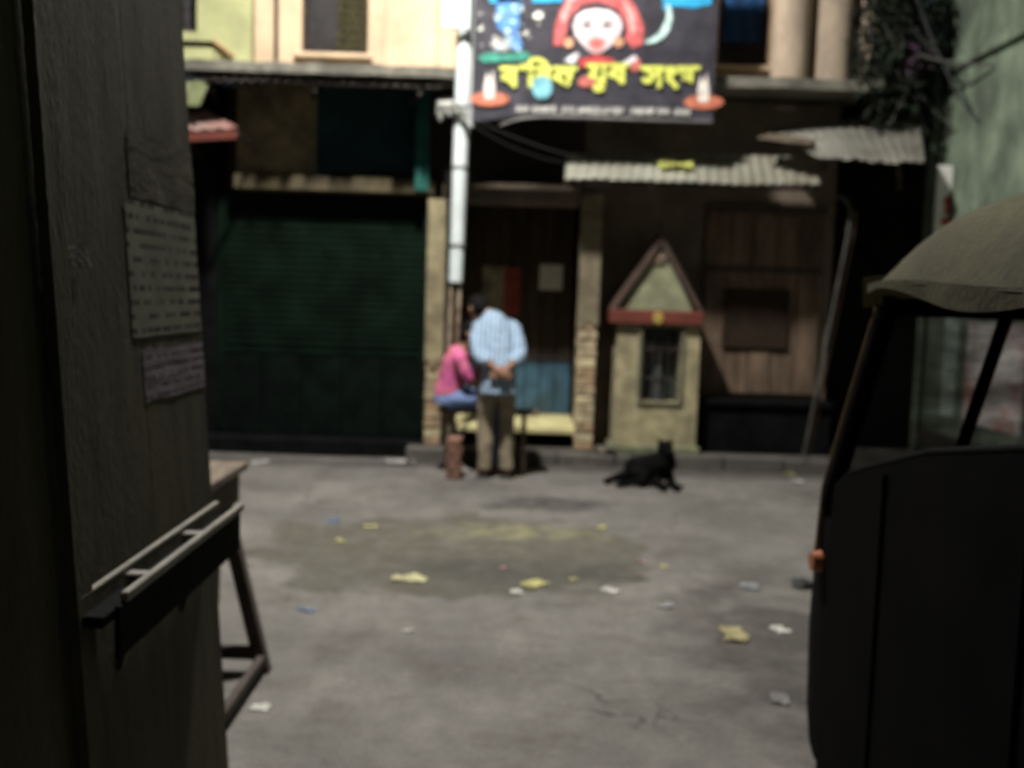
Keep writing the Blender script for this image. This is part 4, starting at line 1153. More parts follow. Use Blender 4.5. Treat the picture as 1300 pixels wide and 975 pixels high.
# front cowl: wide at the windscreen, rounding to the nose
def cowl_sec(y, w_, z0_, z1_, rnd_=.35):
    pts = []
    for k in range(24):
        a = 2 * math.pi * k / 24
        cx_, cz_ = math.cos(a), math.sin(a)
        e = rnd_
        pts.append((w_ * math.copysign(abs(cx_) ** e, cx_), y, (z0_ + z1_) / 2 + (z1_ - z0_) / 2 * math.copysign(abs(cz_) ** e, cz_)))
    return pts
P_(loft(MB(), [cowl_sec(.80, .645, .1, .99, .2), cowl_sec(.92, .645, .1, .985, .2), cowl_sec(1.02, .63, .12, .95, .35), cowl_sec(1.16, .52, .3, .90, .55), cowl_sec(1.27, .36, .38, .84, .7), cowl_sec(1.34, .18, .45, .76, .8)]), 'front_cowl', M_black, smooth=True)
# floor, side panels, rear body
P_(MB().box(-.6, .6, -1.2, .8, .26, .31, .01), 'floor_pan', M_black)
for s in (-1, 1):
    tops = [(-1.22, 1.28), (-.7, 1.28), (-.2, 1.25), (.2, 1.18), (.5, 1.10), (.68, 1.05), (.8, .985)]
    P_(loft(MB(), [[(s * .655, yy, .12), (s * .653, yy, zz), (s * .622, yy, zz), (s * .62, yy, .12)] for yy, zz in tops]), 'side_panel', M_black)
    P_(MB().tube([(s * .64, yy, zz + .006) for yy, zz in tops], .012, 8), 'hand_rail', M_black, smooth=True)
M_bead = mat('black_bead', (.003, .003, .003), .6, .2, 9, 0, spec=.06)
for s in (-1, 1):
    for yy in (-.25, .42):
        P_(MB().tube([(s * .656, yy, .14), (s * .656, yy, 1.1)], .005, 6), 'panel_seam', M_bead, smooth=True)
P_(loft(MB(), [cowl_sec(-1.32, .55, .34, .92, .4), cowl_sec(-1.22, .64, .28, .99, .2)]), 'rear_panel', M_black, smooth=True)
# windscreen frame: raked pillars, header, centre bar; glass
TPY, TPZ, BPY, BPZ = .60, 1.50, .90, .97
for s in (-1, 1):
    P_(MB().tube([(s * .628, BPY, BPZ - .05), (s * .61, (TPY + BPY) / 2, (TPZ + BPZ) / 2), (s * .60, TPY, TPZ + .02)], .024, 10), 'windscreen_pillar', M_black, smooth=True)
    P_(MB().tube([(s * .645, BPY + .03, BPZ - .2), (s * .638, BPY + .02, BPZ), (s * .63, (TPY + BPY) / 2 + .025, (TPZ + BPZ) / 2), (s * .62, TPY + .03, TPZ)], .011, 8), 'pillar_lit_edge', M_lit_edge, smooth=True)  # brown strip paints in the lit front edge of the pillar
P_(MB().tube([(-.6, TPY, TPZ), (.6, TPY, TPZ)], .024, 10), 'windscreen_header', M_black, smooth=True)
P_(MB().tube([(-.6, BPY, BPZ + .02), (.6, BPY, BPZ + .02)], .02, 8), 'windscreen_sill', mat('grey_rubber', (.08, .08, .08), .6, .2, 9, 0), smooth=True)
P_(MB().tube([(-.30, BPY - .015, BPZ), (-.30, TPY, TPZ)], .018, 8), 'centre_bar', M_black, smooth=True)
gm = bpy.data.materials.new('dusty_glass'); gm.use_nodes = True
gN, gL = gm.node_tree.nodes, gm.node_tree.links
gb_ = gN['Principled BSDF']; gb_.inputs['Base Color'].default_value = (.05, .052, .05, 1); gb_.inputs['Roughness'].default_value = .12
tr = gN.new('ShaderNodeBsdfTransparent'); ms_ = gN.new('ShaderNodeMixShader')
nz_ = gN.new('ShaderNodeTexNoise'); nz_.inputs['Scale'].default_value = 6; nz_.inputs['Detail'].default_value = 6
mr_ = gN.new('ShaderNodeMapRange'); mr_.inputs['From Min'].default_value = .3; mr_.inputs['From Max'].default_value = .75; mr_.inputs['To Min'].default_value = .4; mr_.inputs['To Max'].default_value = .75
gL.new(nz_.outputs['Fac'], mr_.inputs['Value']); gL.new(mr_.outputs[0], ms_.inputs[0]); gL.new(tr.outputs[0], ms_.inputs[1]); gL.new(gb_.outputs[0], ms_.inputs[2])
gL.new(ms_.outputs[0], gN['Material Output'].inputs['Surface'])
P_(MB().hexa([(-.6, BPY, BPZ + .02), (.6, BPY, BPZ + .02), (.6, BPY - .006, BPZ + .02), (-.6, BPY - .006, BPZ + .02)],
             [(-.59, TPY, TPZ), (.59, TPY, TPZ), (.59, TPY - .006, TPZ), (-.59, TPY - .006, TPZ)]), 'windscreen', gm)
# dashboard, handlebar, steering column, driver and rear seats
P_(MB().box(-.58, .58, .72, .80, .70, 1.0, .03), 'dashboard', M_black)
P_(MB().tube([(0, .78, .6), (0, .58, .98)], .035, 10), 'steering_column', M_black, smooth=True)
P_(MB().tube([(-.34, .50, 1.0), (-.2, .56, 1.02), (0, .58, 1.0), (.2, .56, 1.02), (.34, .50, 1.0)], .016, 8), 'handlebar', M_black, smooth=True)
P_(MB().box(-.3, .3, .02, .4, .5, .62, .04), 'driver_seat', M_seat)
P_(MB().box(-.56, .56, -.95, -.5, .45, .62, .05), 'passenger_seat', M_seat)
P_(MB().box(-.56, .56, -1.1, -.96, .6, 1.12, .05), 'seat_back', M_seat)
# roof posts
for s in (-1, 1):
    for yy in (-.25, -1.15):
        P_(MB().tube([(s * .635, yy, .97), (s * .625, yy, 1.56)], .017, 8), 'roof_post', M_black, smooth=True)
# canvas roof with ribs showing, side flap, lower front visor
def roof_fn(u, v):
    y_ = -1.3 + 1.98 * u
    crown = 1.765 + .012 * math.sin(u * 3.1) - (.19 * ((u - .80) / .20) ** 2.4 if u > .80 else 0) - (.06 * ((.12 - u) / .12) if u < .12 else 0)
    edge = 1.545 + .012 * math.sin(u * 9)
    t = v * 2 - 1
    wdt = .672 - (.05 * ((u - .8) / .2) ** 2 if u > .8 else 0)
    prof = (1 - abs(t) ** 5.5)
    z_ = edge + (crown - edge) * prof - .014 * abs(math.sin(u * math.pi * 4)) * prof + .004 * noise.noise(Vector((u * 9, t * 5, 2)))
    x_ = wdt * math.copysign(abs(t) ** .75, t)
    return Vector((x_, y_, z_))
P_(MB().grid(roof_fn, 48, 44, .012), 'canvas_roof', M_canvas, smooth=True)
def flap_fn(s):
    return lambda u, v: Vector((s * (.674 - (.03 * ((u - .8) / .2) ** 2 if u > .8 else 0) + .004 * math.sin(u * 30)), -1.29 + 1.96 * u, 1.552 + .012 * math.sin(u * 9) - v * (.035 + .018 * math.sin(u * 13 + s))))
for s in (-1, 1):
    P_(MB().grid(flap_fn(s), 50, 3, .004), 'side_flap', M_canvas, smooth=True)
P_(MB().grid(lambda u, v: Vector(((u * 2 - 1) * .65, .675 + .03 * (1 - (u * 2 - 1) ** 2) - .01 * v, 1.575 + .03 * (1 - (u * 2 - 1) ** 4) - .08 * v)), 30, 4, .006), 'front_flap', M_canvas, smooth=True)
for yy in (-1.1, -.4, .1):
    P_(MB().tube([(-.65, yy, 1.57), (-.5, yy, 1.66), (0, yy, 1.70), (.5, yy, 1.66), (.65, yy, 1.57)], .010, 6), 'roof_bow', M_iron, smooth=True)
# lamps, mirror, wheels
for s in (-1, 1):
    il = P_(MB().tube([(s * .645, .90, .755), (s * .672, .90, .755)], [.034, .027], 14), 'indicator', M_amber, smooth=True)
hl = P_(MB().tube([(0, 1.27, .68), (0, 1.36, .68), (0, 1.40, .68)], [.11, .115, .10], 20), 'headlight', M_chrome, smooth=True)
P_(MB().ball((0, 1.40, .68), (.095, .02, .095)), 'lens', mat('headlight_glass', (.6, .6, .58), .1, .1, 9, 0), hl, True)
P_(MB().tube([(.0, 1.0, .42), (0, 1.12, .2)], .03, 8), 'front_fork', M_black, smooth=True)
def wheel(x_, y_, nm='wheel'):
    mb = MB()
    rr = .205
    secs = []
    prof = [(-.05, .13), (-.055, .17), (-.045, .198), (0, .206), (.045, .198), (.055, .17), (.05, .13)]
    for k in range(28):
        a = 2 * math.pi * k / 28
        secs.append([mb.bm.verts.new((x_ + o_, y_ + r_ * math.cos(a), rr + r_ * math.sin(a))) for o_, r_ in prof])
    for k in range(28):
        A, B2 = secs[k], secs[(k + 1) % 28]
        for q_ in range(len(prof)):
            mb.bm.faces.new((A[q_], A[(q_ + 1) % len(prof)], B2[(q_ + 1) % len(prof)], B2[q_]))
    wh = P_(mb, nm, M_rubber, smooth=True)
    P_(MB().tube([(x_ - .04, y_, rr), (x_ - .03, y_, rr), (x_ + .03, y_, rr), (x_ + .04, y_, rr)], [.09, .128, .128, .09], 24), 'rim', M_chrome, wh, True)
wheel(0, 1.12); wheel(-.52, -.85); wheel(.52, -.85)
P_(MB().grid(lambda u, v: Vector(((v - .5) * .17, 1.12 + .25 * math.cos(math.pi * (.05 + .9 * u)), .205 + .25 * math.sin(math.pi * (.05 + .9 * u)) - .02 * abs(v - .5))), 18, 4, .006), 'front_mudguard', M_black, smooth=True)
P_(MB().box(-.5, .5, -1.36, -1.32, .3, .36, .01), 'rear_bumper', M_iron)

# ------------------------------------------------------------------ bench and bricks by the lamp post
BY0, BY1, BZ = 8.2, 8.45, .54
bx0_, bx1_ = at(556, 515, 8.3).x, at(684, 515, 8.3).x
be = thing('wooden_bench', 'narrow wooden bench by the lamp post', 'bench', ((bx0_ + bx1_) / 2, 8.32, 0))
for k in range(2):
    part(MB().box(bx0_, bx1_, BY0 + k * .127, BY0 + k * .127 + .122, BZ - .032, BZ - .001 * k, .004), 'seat_plank', M_wood, be)
for xx in (bx0_ + .1, bx1_ - .12):
    for yy, s in ((BY0 + .045, -1), (BY1 - .045, 1)):
        part(leg4(xx, yy + s * .01, xx, yy, BZ - .034, .02), 'leg', M_wood, be)
    part(MB().box(xx - .014, xx + .014, BY0 + .067, BY1 - .067, .2, .235, .003), 'stretcher', M_wood, be)
part(MB().box(bx0_ + .123, bx1_ - .143, 8.315, 8.335, .205, .232, .003), 'stretcher', M_wood, be)
bs = thing('brick_stack', 'small stack of red bricks on the road under the bench end', 'bricks', (at(577, 590, 8.1).x, 8.1, 0))
rnd = random.Random(8)
M_rbrick = mat('red_brick', (.20, .10, .07), .9, .3, 14, .5, dirt=(.16, .10, .07), dirt_amt=.7, dirt_scale=6)
bxc = at(577, 590, 8.06).x
for k in range(5):
    rt = Matrix.Rotation(rnd.uniform(-.12, .12) + (0 if k % 2 == 0 else .06), 3, 'Z')
    part(MB().box(bxc - .055 * (1.0), bxc + .055, 7.96, 8.17, .004 + k * .066, .004 + k * .066 + .063, .006, rot=rt), 'brick', M_rbrick, bs)

# ------------------------------------------------------------------ people
M_skin = mat('brown_skin', (.22, .115, .07), .55, .12, 14, .1)
M_hair = mat('black_hair', (.006, .0055, .0055), .8, .3, 40, .5, spec=.08)
def hand(mb, wrist, d, nrm, th, curl=.6, s=1.0):
    """palm, four jointed fingers and a thumb; d along the fingers, nrm out of the palm, th to the thumb side"""
    wrist, d, nrm = Vector(wrist), Vector(d).normalized(), Vector(nrm)
    nrm = (nrm - d * nrm.dot(d)).normalized()
    th = (Vector(th) - d * Vector(th).dot(d)); th = (th - nrm * th.dot(nrm)).normalized()
    mb.tube([wrist, wrist + d * .03 * s, wrist + d * .085 * s, wrist + d * .095 * s], [(.024 * s, .018 * s), (.036 * s, .017 * s), (.041 * s, .015 * s), (.036 * s, .01 * s)], 10, side=th)
    for k, (o_, L_) in enumerate(((.030, .068), (.010, .078), (-.010, .073), (-.029, .058))):
        p = wrist + d * .083 * s + th * o_ * s
        pts = [p]; dd = d.copy()
        for j in range(3):
            dd = (dd + nrm * curl * (.35 + .25 * j)).normalized()
            p = p + dd * (L_ * s * (.42, .33, .27)[j]); pts.append(p)
        mb.tube(pts, [.0098 * s, .009 * s, .0085 * s, .007 * s], 7)
    p = wrist + d * .028 * s + th * .03 * s
    q = p + (th * .65 + d * .7 + nrm * .3).normalized() * .036 * s
    mb.tube([p, q, q + (d * .85 + th * .2 + nrm * curl).normalized() * .034 * s], [.0125 * s, .0105 * s, .008 * s], 7)

def head(mb, c, up, fwd, s=1.0):
    """skull, jaw, nose, brow, ears; c is the skull centre"""
    up, fwd = Vector(up).normalized(), Vector(fwd)
    fwd = (fwd - up * fwd.dot(up)).normalized(); rt = fwd.cross(up)
    Rm = Matrix((rt, fwd, up)).transposed()
    c = Vector(c)
    f = lambda x_, y_, z_: c + Rm @ Vector((x_, y_, z_)) * s
    mb.ball(f(0, -.005, .025), (.075 * s, .092 * s, .085 * s), 16, Rm)
    mb.ball(f(0, .025, -.045), (.058 * s, .064 * s, .068 * s), 14, Rm)
    mb.ball(f(0, .055, -.09), (.03 * s, .026 * s, .024 * s), 10, Rm)
    mb.tube([f(0, .088, .012), f(0, .105, -.028), f(0, .088, -.04)], [.009 * s, .017 * s, .012 * s], 8)
    mb.tube([f(-.022, .082, -.068), f(0, .09, -.066), f(.022, .082, -.068)], .009 * s, 6)
    mb.tube([f(-.045, .078, .02), f(0, .092, .022), f(.045, .078, .02)], .011 * s, 6)
    for e in (-1, 1):
        mb.ball(f(e * .077, -.01, -.01), (.011 * s, .022 * s, .033 * s), 8, Rm)
    return f, Rm
def face_bits(f, Rm, body, s=1.0):
    for e in (-1, 1):
        part(MB().ball(f(e * .03, .084, .002), (.013 * s, .008 * s, .007 * s), 8, Rm), 'eye', mat('eye_dark', (.03, .02, .018), .3, .1, 5, 0), body, True)
def hair_cap(f, Rm, s, body, low=-.05, bun=False):
    mb = MB()
    mb.ball(f(0, -.018, .038), (.086 * s, .096 * s, .086 * s), 16, Rm)
    mb.ball(f(0, -.045, -.01), (.08 * s, .066 * s, .075 * s), 14, Rm)
    mb.ball(f(0, .045, .075), (.062 * s, .04 * s, .03 * s), 12, Rm)
    if bun: mb.ball(f(0, -.11, -.02), (.04 * s, .04 * s, .04 * s), 10, Rm)
    me_ = remeshed(mb, .009, 3)
    for v in me_.vertices:
        v.co += Vector((noise.noise(v.co * 60), noise.noise(v.co * 63 + Vector((5, 1, 0))), noise.noise(v.co * 58))) * .004
    return part(me_, 'hair', M_hair, body, True)

# standing man: seen from behind, leaning forward, hands clasped behind his back
MP = on_z(628, 606)
W = Matrix.Translation((MP.x, MP.y, 0)) @ Matrix.Rotation(R(9), 4, 'Z') @ Matrix.Diagonal((.88, 1, 1, 1))
def wp(x_, y_, z_): return W @ Vector((x_, y_, z_))
def wd3(x_, y_, z_): return W.to_3x3() @ Vector((x_, y_, z_))
SIDE = wd3(1, 0, 0).normalized()
b = MB()
b.tube([wp(0, 0, .80), wp(0, .0, .9), wp(0, .05, 1.03), wp(0, .13, 1.17), wp(-.01, .2, 1.25), wp(-.03, .26, 1.32)], [(.11, .085), (.125, .1), (.11, .085), (.115, .085), (.10, .07), (.055, .05)], 16, side=SIDE)
b.tube([wp(-.02, .23, 1.29), wp(-.06, .29, 1.33), wp(-.095, .33, 1.355)], [.055, .052, .05], 12)
hf, hR = head(b, wp(-.155, .36, 1.37), wd3(-.25, .62, .74), wd3(-.35, .62, -.7))
for s in (-1, 1):
    b.tube([wp(s * .085, .0, .88), wp(s * .095, .02, .66), wp(s * .1, .03, .47), wp(s * .1, -.01, .28), wp(s * .1, -.03, .08)], [(.08, .085), (.07, .075), (.052, .055), (.046, .05), (.034, .038)], 12, side=SIDE)
    b.tube([wp(s * .1, -.06, .035), wp(s * .105, .02, .045), wp(s * .115, .12, .03), wp(s * .12, .16, .024)], [(.03, .03), (.038, .036), (.042, .024), (.03, .015)], 10, side=SIDE)
    b.tube([wp(s * .135, .175, 1.215), wp(s * .188, .08, 1.125), wp(s * .2, -.03, 1.02)], [.045, .042, .04], 12)
    b.tube([wp(s * .2, -.03, 1.02), wp(s * .125, -.145, .96), wp(s * .045, -.185, .91)], [.041, .036, .026], 12)
hand(b, wp(.05, -.188, .912), wd3(-.9, -.1, -.38), wd3(.1, .75, -.4), wd3(-.2, -.2, 1), .5)
hand(b, wp(-.05, -.205, .908), wd3(.86, -.15, -.4), wd3(0, .9, -.2), wd3(.2, -.2, 1), .5)
man = solo(remeshed(b, .0085, 3), 'person', M_skin, 'person in a light blue shirt standing bent forward, hands clasped behind the back', 'person')
hair_cap(hf, hR, 1.0, man)
face_bits(hf, hR, man)
M_shirt = bpy.data.materials.new('blue_stripe_fold_shirt'); M_shirt.use_nodes = True
_N, _L = M_shirt.node_tree.nodes, M_shirt.node_tree.links
_b = _N['Principled BSDF']; _b.inputs['Roughness'].default_value = .85; _b.inputs['Specular IOR Level'].default_value = .2
_tc = _N.new('ShaderNodeTexCoord'); _wv = _N.new('ShaderNodeTexWave'); _wv.inputs['Scale'].default_value = 8; _wv.inputs['Distortion'].default_value = 1.5; _wv.inputs['Detail'].default_value = 2
_L.new(_tc.outputs['Object'], _wv.inputs['Vector'])
_mx = _N.new('ShaderNodeMix'); _mx.data_type = 'RGBA'; _mx.inputs[6].default_value = (.32, .42, .53, 1); _mx.inputs[7].default_value = (.15, .21, .29, 1)  # striped cloth, contrast raised to paint in the shade of vertical folds
_L.new(_wv.outputs['Fac'], _mx.inputs['Factor']); _L.new(_mx.outputs[2], _b.inputs['Base Color'])
_nz = _N.new('ShaderNodeTexNoise'); _nz.inputs['Scale'].default_value = 22; _nz.inputs['Detail'].default_value = 4; _L.new(_tc.outputs['Object'], _nz.inputs['Vector'])
_bp = _N.new('ShaderNodeBump'); _bp.inputs['Strength'].default_value = .8; _bp.inputs['Distance'].default_value = .02; _L.new(_nz.outputs['Fac'], _bp.inputs['Height']); _L.new(_bp.outputs[0], _b.inputs['Normal'])
b = MB()
b.tube([wp(.0, -.055, .69), wp(0, -.045, .78), wp(0, -.025, .9), wp(0, .03, 1.03), wp(-.018, .13, 1.18), wp(-.03, .2, 1.262), wp(-.04, .25, 1.305), wp(-.055, .28, 1.335)], [(.155, .145), (.148, .14), (.138, .13), (.134, .12), (.142, .125), (.136, .108), (.094, .08), (.062, .058)], 20, side=SIDE)
for s in (-1, 1):
    b.tube([wp(s * .11, .19, 1.245), wp(s * .16, .175, 1.225), wp(s * .195, .08, 1.13), wp(s * .205, -.03, 1.02)], [.066, .068, .06, .054], 12)
    b.tube([wp(s * .205, -.03, 1.02), wp(s * .165, -.09, .985), wp(s * .11, -.15, .955)], [.058, .056, .047], 12)
me_ = remeshed(b, .010, 3)
for v in me_.vertices:
    v.co += Vector((noise.noise(v.co * Vector((20, 20, 5))) * .4, noise.noise(Vector((v.co.x * 30, v.co.y * 8, v.co.z * 6))) + .6 * noise.noise(v.co * 16), 0)) * .016
part(me_, 'shirt', M_shirt, man, True)
part(MB().tube([wp(-.10, .25, 1.325), wp(-.055, .235, 1.345), wp(.005, .25, 1.325)], [.016, .02, .016], 8), 'collar', M_shirt, man, True)
b = MB()
b.tube([wp(0, 0, .76), wp(0, 0, .86), wp(0, .01, .93)], [(.15, .11), (.155, .112), (.14, .1)], 16, side=SIDE)
for s in (-1, 1):
    b.tube([wp(s * .08, .0, .86), wp(s * .092, .02, .66), wp(s * .1, .03, .47), wp(s * .1, -.01, .28), wp(s * .1, -.028, .07)], [(.088, .095), (.08, .088), (.068, .074), (.062, .07), (.06, .068)], 14, side=SIDE)
me_ = remeshed(b, .010, 2)
for v in me_.vertices:
    v.co += Vector((noise.noise(v.co * 9), noise.noise(v.co * 10 + Vector((5, 1, 0))), 0)) * .008
part(me_, 'trousers', mat('khaki_trousers', (.22, .18, .12), .85, .25, 10, .4), man, True)
for s in (-1, 1):
    part(MB().box(wp(s * .11, .05, 0).x - .05, wp(s * .11, .05, 0).x + .05, wp(0, .05, 0).y - .14, wp(0, .05, 0).y + .14, .004, .022, .008), 'sandal', mat('sandal', (.03, .025, .02), .7, .2, 9, 0), man)

# seated person in pink, side on, chin on hand
SP = at(573, 500, 8.32)
def sp(x_, y_, z_): return Vector((SP.x + x_, 8.32 + y_, z_))
FW = Vector((1, 0, 0)); SD = Vector((0, 1, 0))
b = MB()
b.tube([sp(-.02, 0, .59), sp(-.02, 0, .66), sp(0, 0, .78), sp(.035, 0, .92), sp(.07, 0, 1.01), sp(.09, 0, 1.05)], [(.13, .10), (.14, .105), (.12, .09), (.135, .095), (.12, .07), (.05, .05)], 14, side=SD)
b.tube([sp(.08, 0, 1.03), sp(.12, -.005, 1.09), sp(.135, -.005, 1.11)], [.045, .043, .045], 10)
sf, sR = head(b, sp(.155, -.01, 1.165), (.45, 0, .9), (.88, -.18, -.45), .92)
for s in (-1, 1):
    b.tube([sp(0, s * .075, .615), sp(.2, s * .085, .62), sp(.37, s * .09, .61)], [.075, .066, .052], 12)
    b.tube([sp(.37, s * .09, .60), sp(.385, s * .09, .35), sp(.37, s * .09, .09)], [.052, .046, .032], 12)
    b.tube([sp(.33, s * .09, .04), sp(.42, s * .09, .035), sp(.52, s * .095, .024)], [(.03, .032), (.036, .03), (.03, .016)], 10, side=SD)
# near arm: elbow on the thigh, hand to the chin; far arm across the lap
b.tube([sp(.06, -.145, .98), sp(.12, -.17, .86), sp(.2, -.15, .74)], [.042, .038, .034], 10)
b.tube([sp(.2, -.15, .74), sp(.225, -.11, .87), sp(.235, -.075, .97)], [.034, .03, .022], 10)
hand(b, sp(.235, -.075, .97), (.05, .35, .9), (-.6, .3, .2), (.8, -.2, .2), .5, .85)
b.tube([sp(.06, .145, .98), sp(.1, .17, .84), sp(.16, .14, .73)], [.042, .038, .034], 10)
b.tube([sp(.16, .14, .73), sp(.25, .06, .72), sp(.3, 0, .715)], [.034, .03, .022], 10)
hand(b, sp(.3, 0, .715), (.6, -.6, -.1), (0, 0, -1), (.7, .7, 0), .3, .85)
sit = solo(remeshed(b, .0085, 3), 'person', M_skin, 'person in a pink top sitting sideways on the bench, chin on hand', 'person')
hair_cap(sf, sR, .92, sit)
face_bits(sf, sR, sit, .92)
b = MB()
b.tube([sp(-.025, 0, .60), sp(-.02, 0, .68), sp(0, 0, .79), sp(.03, 0, .92), sp(.062, 0, 1.01), sp(.08, 0, 1.045)], [(.155, .125), (.155, .125), (.14, .112), (.152, .115), (.14, .09), (.075, .062)], 18, side=SD)
for s in (-1, 1):
    b.tube([sp(.05, s * .11, .995), sp(.07, s * .15, .96), sp(.12, s * .17, .86), sp(.165, s * .163, .79)], [.055, .058, .052, .048], 12)
me_ = remeshed(b, .010, 3)
for v in me_.vertices:
    v.co += Vector((noise.noise(v.co * 13), noise.noise(v.co * 14 + Vector((5, 1, 0))), noise.noise(v.co * 12))) * .008
part(me_, 'top', mat('pink_cotton', (.48, .09, .24), .85, .25, 9, .4, dirt=(.5, .17, .12), dirt_amt=.8, dirt_scale=6), sit, True)
b = MB()
b.tube([sp(-.04, 0, .565), sp(-.02, 0, .62), sp(-.015, 0, .69)], [(.16, .125), (.165, .13), (.15, .12)], 16, side=SD)
for s in (-1, 1):
    b.tube([sp(-.02, s * .078, .622), sp(.2, s * .087, .627), sp(.385, s * .09, .615), sp(.405, s * .09, .55), sp(.40, s * .09, .33), sp(.375, s * .09, .1)], [.085, .079, .067, .066, .06, .055], 12)
me_ = remeshed(b, .010, 3)
for v in me_.vertices:
    v.co += Vector((noise.noise(v.co * 13), noise.noise(v.co * 14 + Vector((5, 1, 0))), noise.noise(v.co * 12))) * .007
part(me_, 'jeans', mat('blue_jeans', (.13, .19, .36), .85, .3, 9, .4), sit, True)
pr = solo(MB().grid(lambda u, v: sp(.14 + .16 * u, -.16 + .12 * v, .735 + .03 * u + .012 * math.sin(5 * u + 2 * v)), 8, 6, .002), 'folded_newspaper', M_white, 'folded white newspaper on the lap of the seated person', 'newspaper', smooth=True)

# ------------------------------------------------------------------ black dog lying on the road
DG = on_z(838, 622)
def dp(x_, y_, z_): return Vector((DG.x + x_ * .87, DG.y + .16 + y_, z_ * (1.12 if z_ > .1 else 1) + .004))
b = MB()
b.tube([dp(-.27, .08, .09), dp(-.22, .07, .105), dp(-.1, .03, .115), dp(.0, -.02, .14), dp(.045, -.05, .19), dp(.05, -.055, .245)], [(.06, .07), (.1, .105), (.105, .11), (.115, .125), (.105, .11), (.075, .08)], 14)
b.ball(dp(.045, -.07, .285), (.066, .074, .062), 12)
b.tube([dp(.055, -.1, .28), dp(.075, -.155, .265), dp(.085, -.19, .257)], [.046, .034, .026], 10)
b.tube([dp(.09, -.195, .262), dp(.088, -.2, .26)], .012, 6)
for s in (-1, 1):
    b.tube([dp(.045 + s * .038, -.055, .315), dp(.045 + s * .06, -.06, .345), dp(.045 + s * .075, -.075, .325)], [(.022, .009), (.017, .007), (.006, .004)], 8)
    b.tube([dp(.02 + s * .05, -.06, .12), dp(.04 + s * .065, -.09, .055), dp(.075 + s * .06, -.2, .026), dp(.085 + s * .06, -.26, .022)], [.05, .038, .028, .028], 10)
# hind legs: near one folded with the knee forward, far one stretched out
b.tube([dp(-.22, .0, .1), dp(-.12, -.09, .09), dp(-.16, -.12, .05)], [.065, .042, .03], 10)
b.tube([dp(-.15, -.12, .05), dp(-.27, -.10, .035), dp(-.36, -.15, .024), dp(-.40, -.16, .02)], [.036, .028, .024, .025], 10)
b.tube([dp(-.25, .08, .08), dp(-.33, .02, .06), dp(-.42, .02, .04), dp(-.49, -.03, .024)], [.06, .042, .028, .026], 10)
b.tube([dp(-.28, .1, .08), dp(-.36, .13, .05), dp(-.44, .12, .022), dp(-.5, .08, .02)], [.022, .016, .014, .008], 8)
me_ = remeshed(b, .008, 2)
for v in me_.vertices:
    v.co += Vector((noise.noise(v.co * 70), noise.noise(v.co * 73 + Vector((5, 1, 0))), abs(noise.noise(v.co * 66)))) * .004
dog = solo(me_, 'dog', mat('black_fur', (.004, .004, .004), .9, .4, 30, .6, spec=.05), 'black dog lying on the road in front of the shrine, head raised', 'dog', smooth=True)

# ------------------------------------------------------------------ litter
M_wp = mat('litter_white', (.66, .65, .6), .8, .25, 20, .3)
M_yp = mat('litter_yellow', (.55, .53, .22), .8, .3, 20, .3)
M_bp = mat('litter_blue', (.12, .24, .42), .6, .3, 20, .2)
M_pp = mat('litter_pink', (.45, .28, .26), .8, .3, 20, .2)
def scrap(px, py, wpx, mt, label, name='paper_scrap', cat='litter', asp=.7, z0=0.0, seed=0, hgt=1.0, group=None):
    p = on_z(px, py, z0); k = wpx / FPX * (p - CAM).length
    rnd_ = random.Random(seed)
    a = rnd_.uniform(0, 3.1) if asp > .3 else rnd_.uniform(-.5, .5)
    def fn(u, v):
        x_, y_ = (u - .5) * k, (v - .5) * k * asp
        x_ *= 1 - .25 * abs(v - .5) * rnd_.random(); y_ += .08 * k * math.sin(u * 6 + seed)
        xr_, yr_ = x_ * math.cos(a) - y_ * math.sin(a), x_ * math.sin(a) + y_ * math.cos(a)
        X, Y_ = p.x + xr_, p.y + yr_
        h = hgt * k * (.10 + .16 * noise.noise(Vector((u * 2.6 + seed * 3.7, v * 2.6, seed))) + .08 * noise.noise(Vector((u * 6, v * 6, seed + 9))))
        return Vector((X, Y_, (gz(X, Y_) if z0 == 0 else z0) + .004 + max(0, h)))
    return solo(MB().grid(fn, 9, 7, .0012), name, mt, label, cat, group, smooth=True)
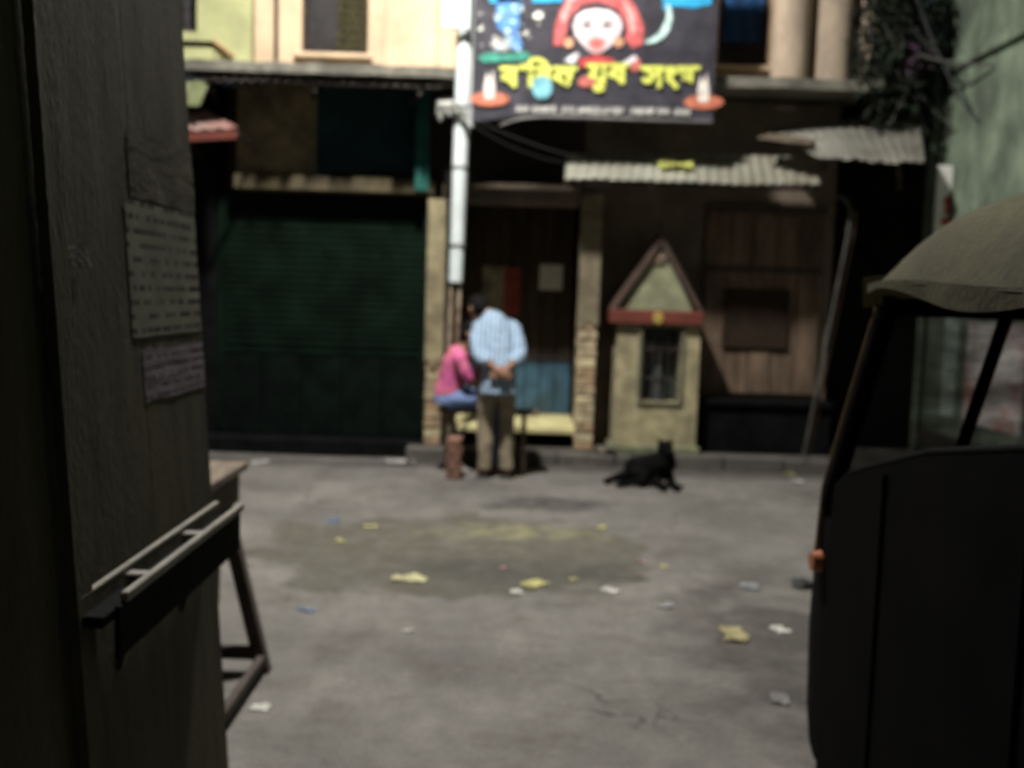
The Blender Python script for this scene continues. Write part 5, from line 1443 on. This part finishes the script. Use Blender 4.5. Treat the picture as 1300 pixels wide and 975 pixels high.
L_ = [
 (508, 587, 38, M_wp, 'flat white paper on the road edge before the green shutter', 'paper_scrap', .6),
 (520, 736, 44, mat('litter_cream', (.62, .60, .36), .8, .2, 20, .3), 'cream paper lying on the front rim of the sandy stain', 'paper_scrap', .5),
 (424, 662, 16, M_bp, 'small blue wrapper at the far corner of the sandy stain', 'wrapper', .6),
 (678, 742, 34, M_yp, 'yellow leaf plate beside the pinkish white scrap', 'leaf_plate', .7),
 (656, 752, 19, M_wp, 'pinkish white scrap touching the yellow leaf plate', 'paper_scrap', .7),
 (774, 751, 22, M_wp, 'small white scrap alone on bare asphalt right of the leaf plate', 'paper_scrap', .6),
 (764, 670, 17, M_yp, 'small yellow peel between the dog and the sandy stain', 'peel', .6),
 (846, 770, 24, mat('litter_grey', (.36, .36, .36), .8, .3, 20, .3), 'grey white crushed paper near the muddy patch', 'paper_scrap', .6),
 (932, 807, 48, mat('litter_ochre', (.42, .38, .2), .8, .3, 20, .3), 'large ochre leaf on the muddy patch by the rickshaw', 'leaf_plate', .55),
 (990, 800, 24, M_wp, 'white scrap on the mud between ochre leaf and rickshaw', 'paper_scrap', .7),
 (952, 746, 26, mat('litter_grey2', (.30, .32, .33), .8, .4, 20, .3), 'crumpled grey plastic at the far end of the muddy patch', 'plastic_scrap', .8),
 (1000, 601, 26, M_yp, 'yellow leaf litter by the kerb under the leaning pipe', 'leaf_litter', .5),
 (388, 776, 26, M_bp, 'thin bluish strip on the road near the table legs', 'wrapper', .2),
 (518, 801, 16, M_wp, 'narrow white strip below the cream paper', 'paper_scrap', .35),
 (331, 900, 22, M_wp, 'folded white scrap on the road beside the table foot', 'paper_scrap', .8),
 (990, 887, 34, mat('litter_grey3', (.24, .23, .22), .8, .4, 20, .3), 'dull grey rag scrap close beside the rickshaw front', 'rag_scrap', .6),
 (638, 722, 12, M_pp, 'tiny pink scrap inside the sandy stain', 'paper_scrap', .7),
 (728, 736, 11, M_yp, 'tiny yellow peel next to the yellow leaf plate', 'peel', .7),
 (842, 720, 13, M_yp, 'tiny yellowish peel on bare asphalt before the dog', 'peel', .7),
 (815, 714, 15, M_pp, 'small pale pink scrap on bare asphalt before the dog', 'paper_scrap', .5),
 (1012, 612, 20, M_wp, 'dirty white scrap near the kerb at the passage mouth', 'paper_scrap', .5),
 (1020, 745, 30, mat('litter_dark', (.08, .08, .075), .8, .4, 20, .3), 'dark crumpled bag beside the rickshaw indicator', 'plastic_bag', .8),
 (470, 669, 18, M_yp, 'yellow crumb on the left half of the sandy stain', 'peel', .5),
 (432, 688, 16, M_yp, 'yellow crumb on the left rim of the sandy stain', 'peel', .5),
 (330, 588, 26, M_wp, 'long white scrap by the shop plinth near the table', 'paper_scrap', .35),
]
for k, (px, py, wpx, mt, lb, nm, asp) in enumerate(L_):
    scrap(px, py, wpx, mt, lb, nm, 'litter', asp, 0.0, k + 1, 1.5 if 'bag' in nm else .45)
scrap(589, 598, 20, M_wp, 'white scrap beside the brick stack under the bench', 'paper_scrap', 'litter', .5, 0, 77)
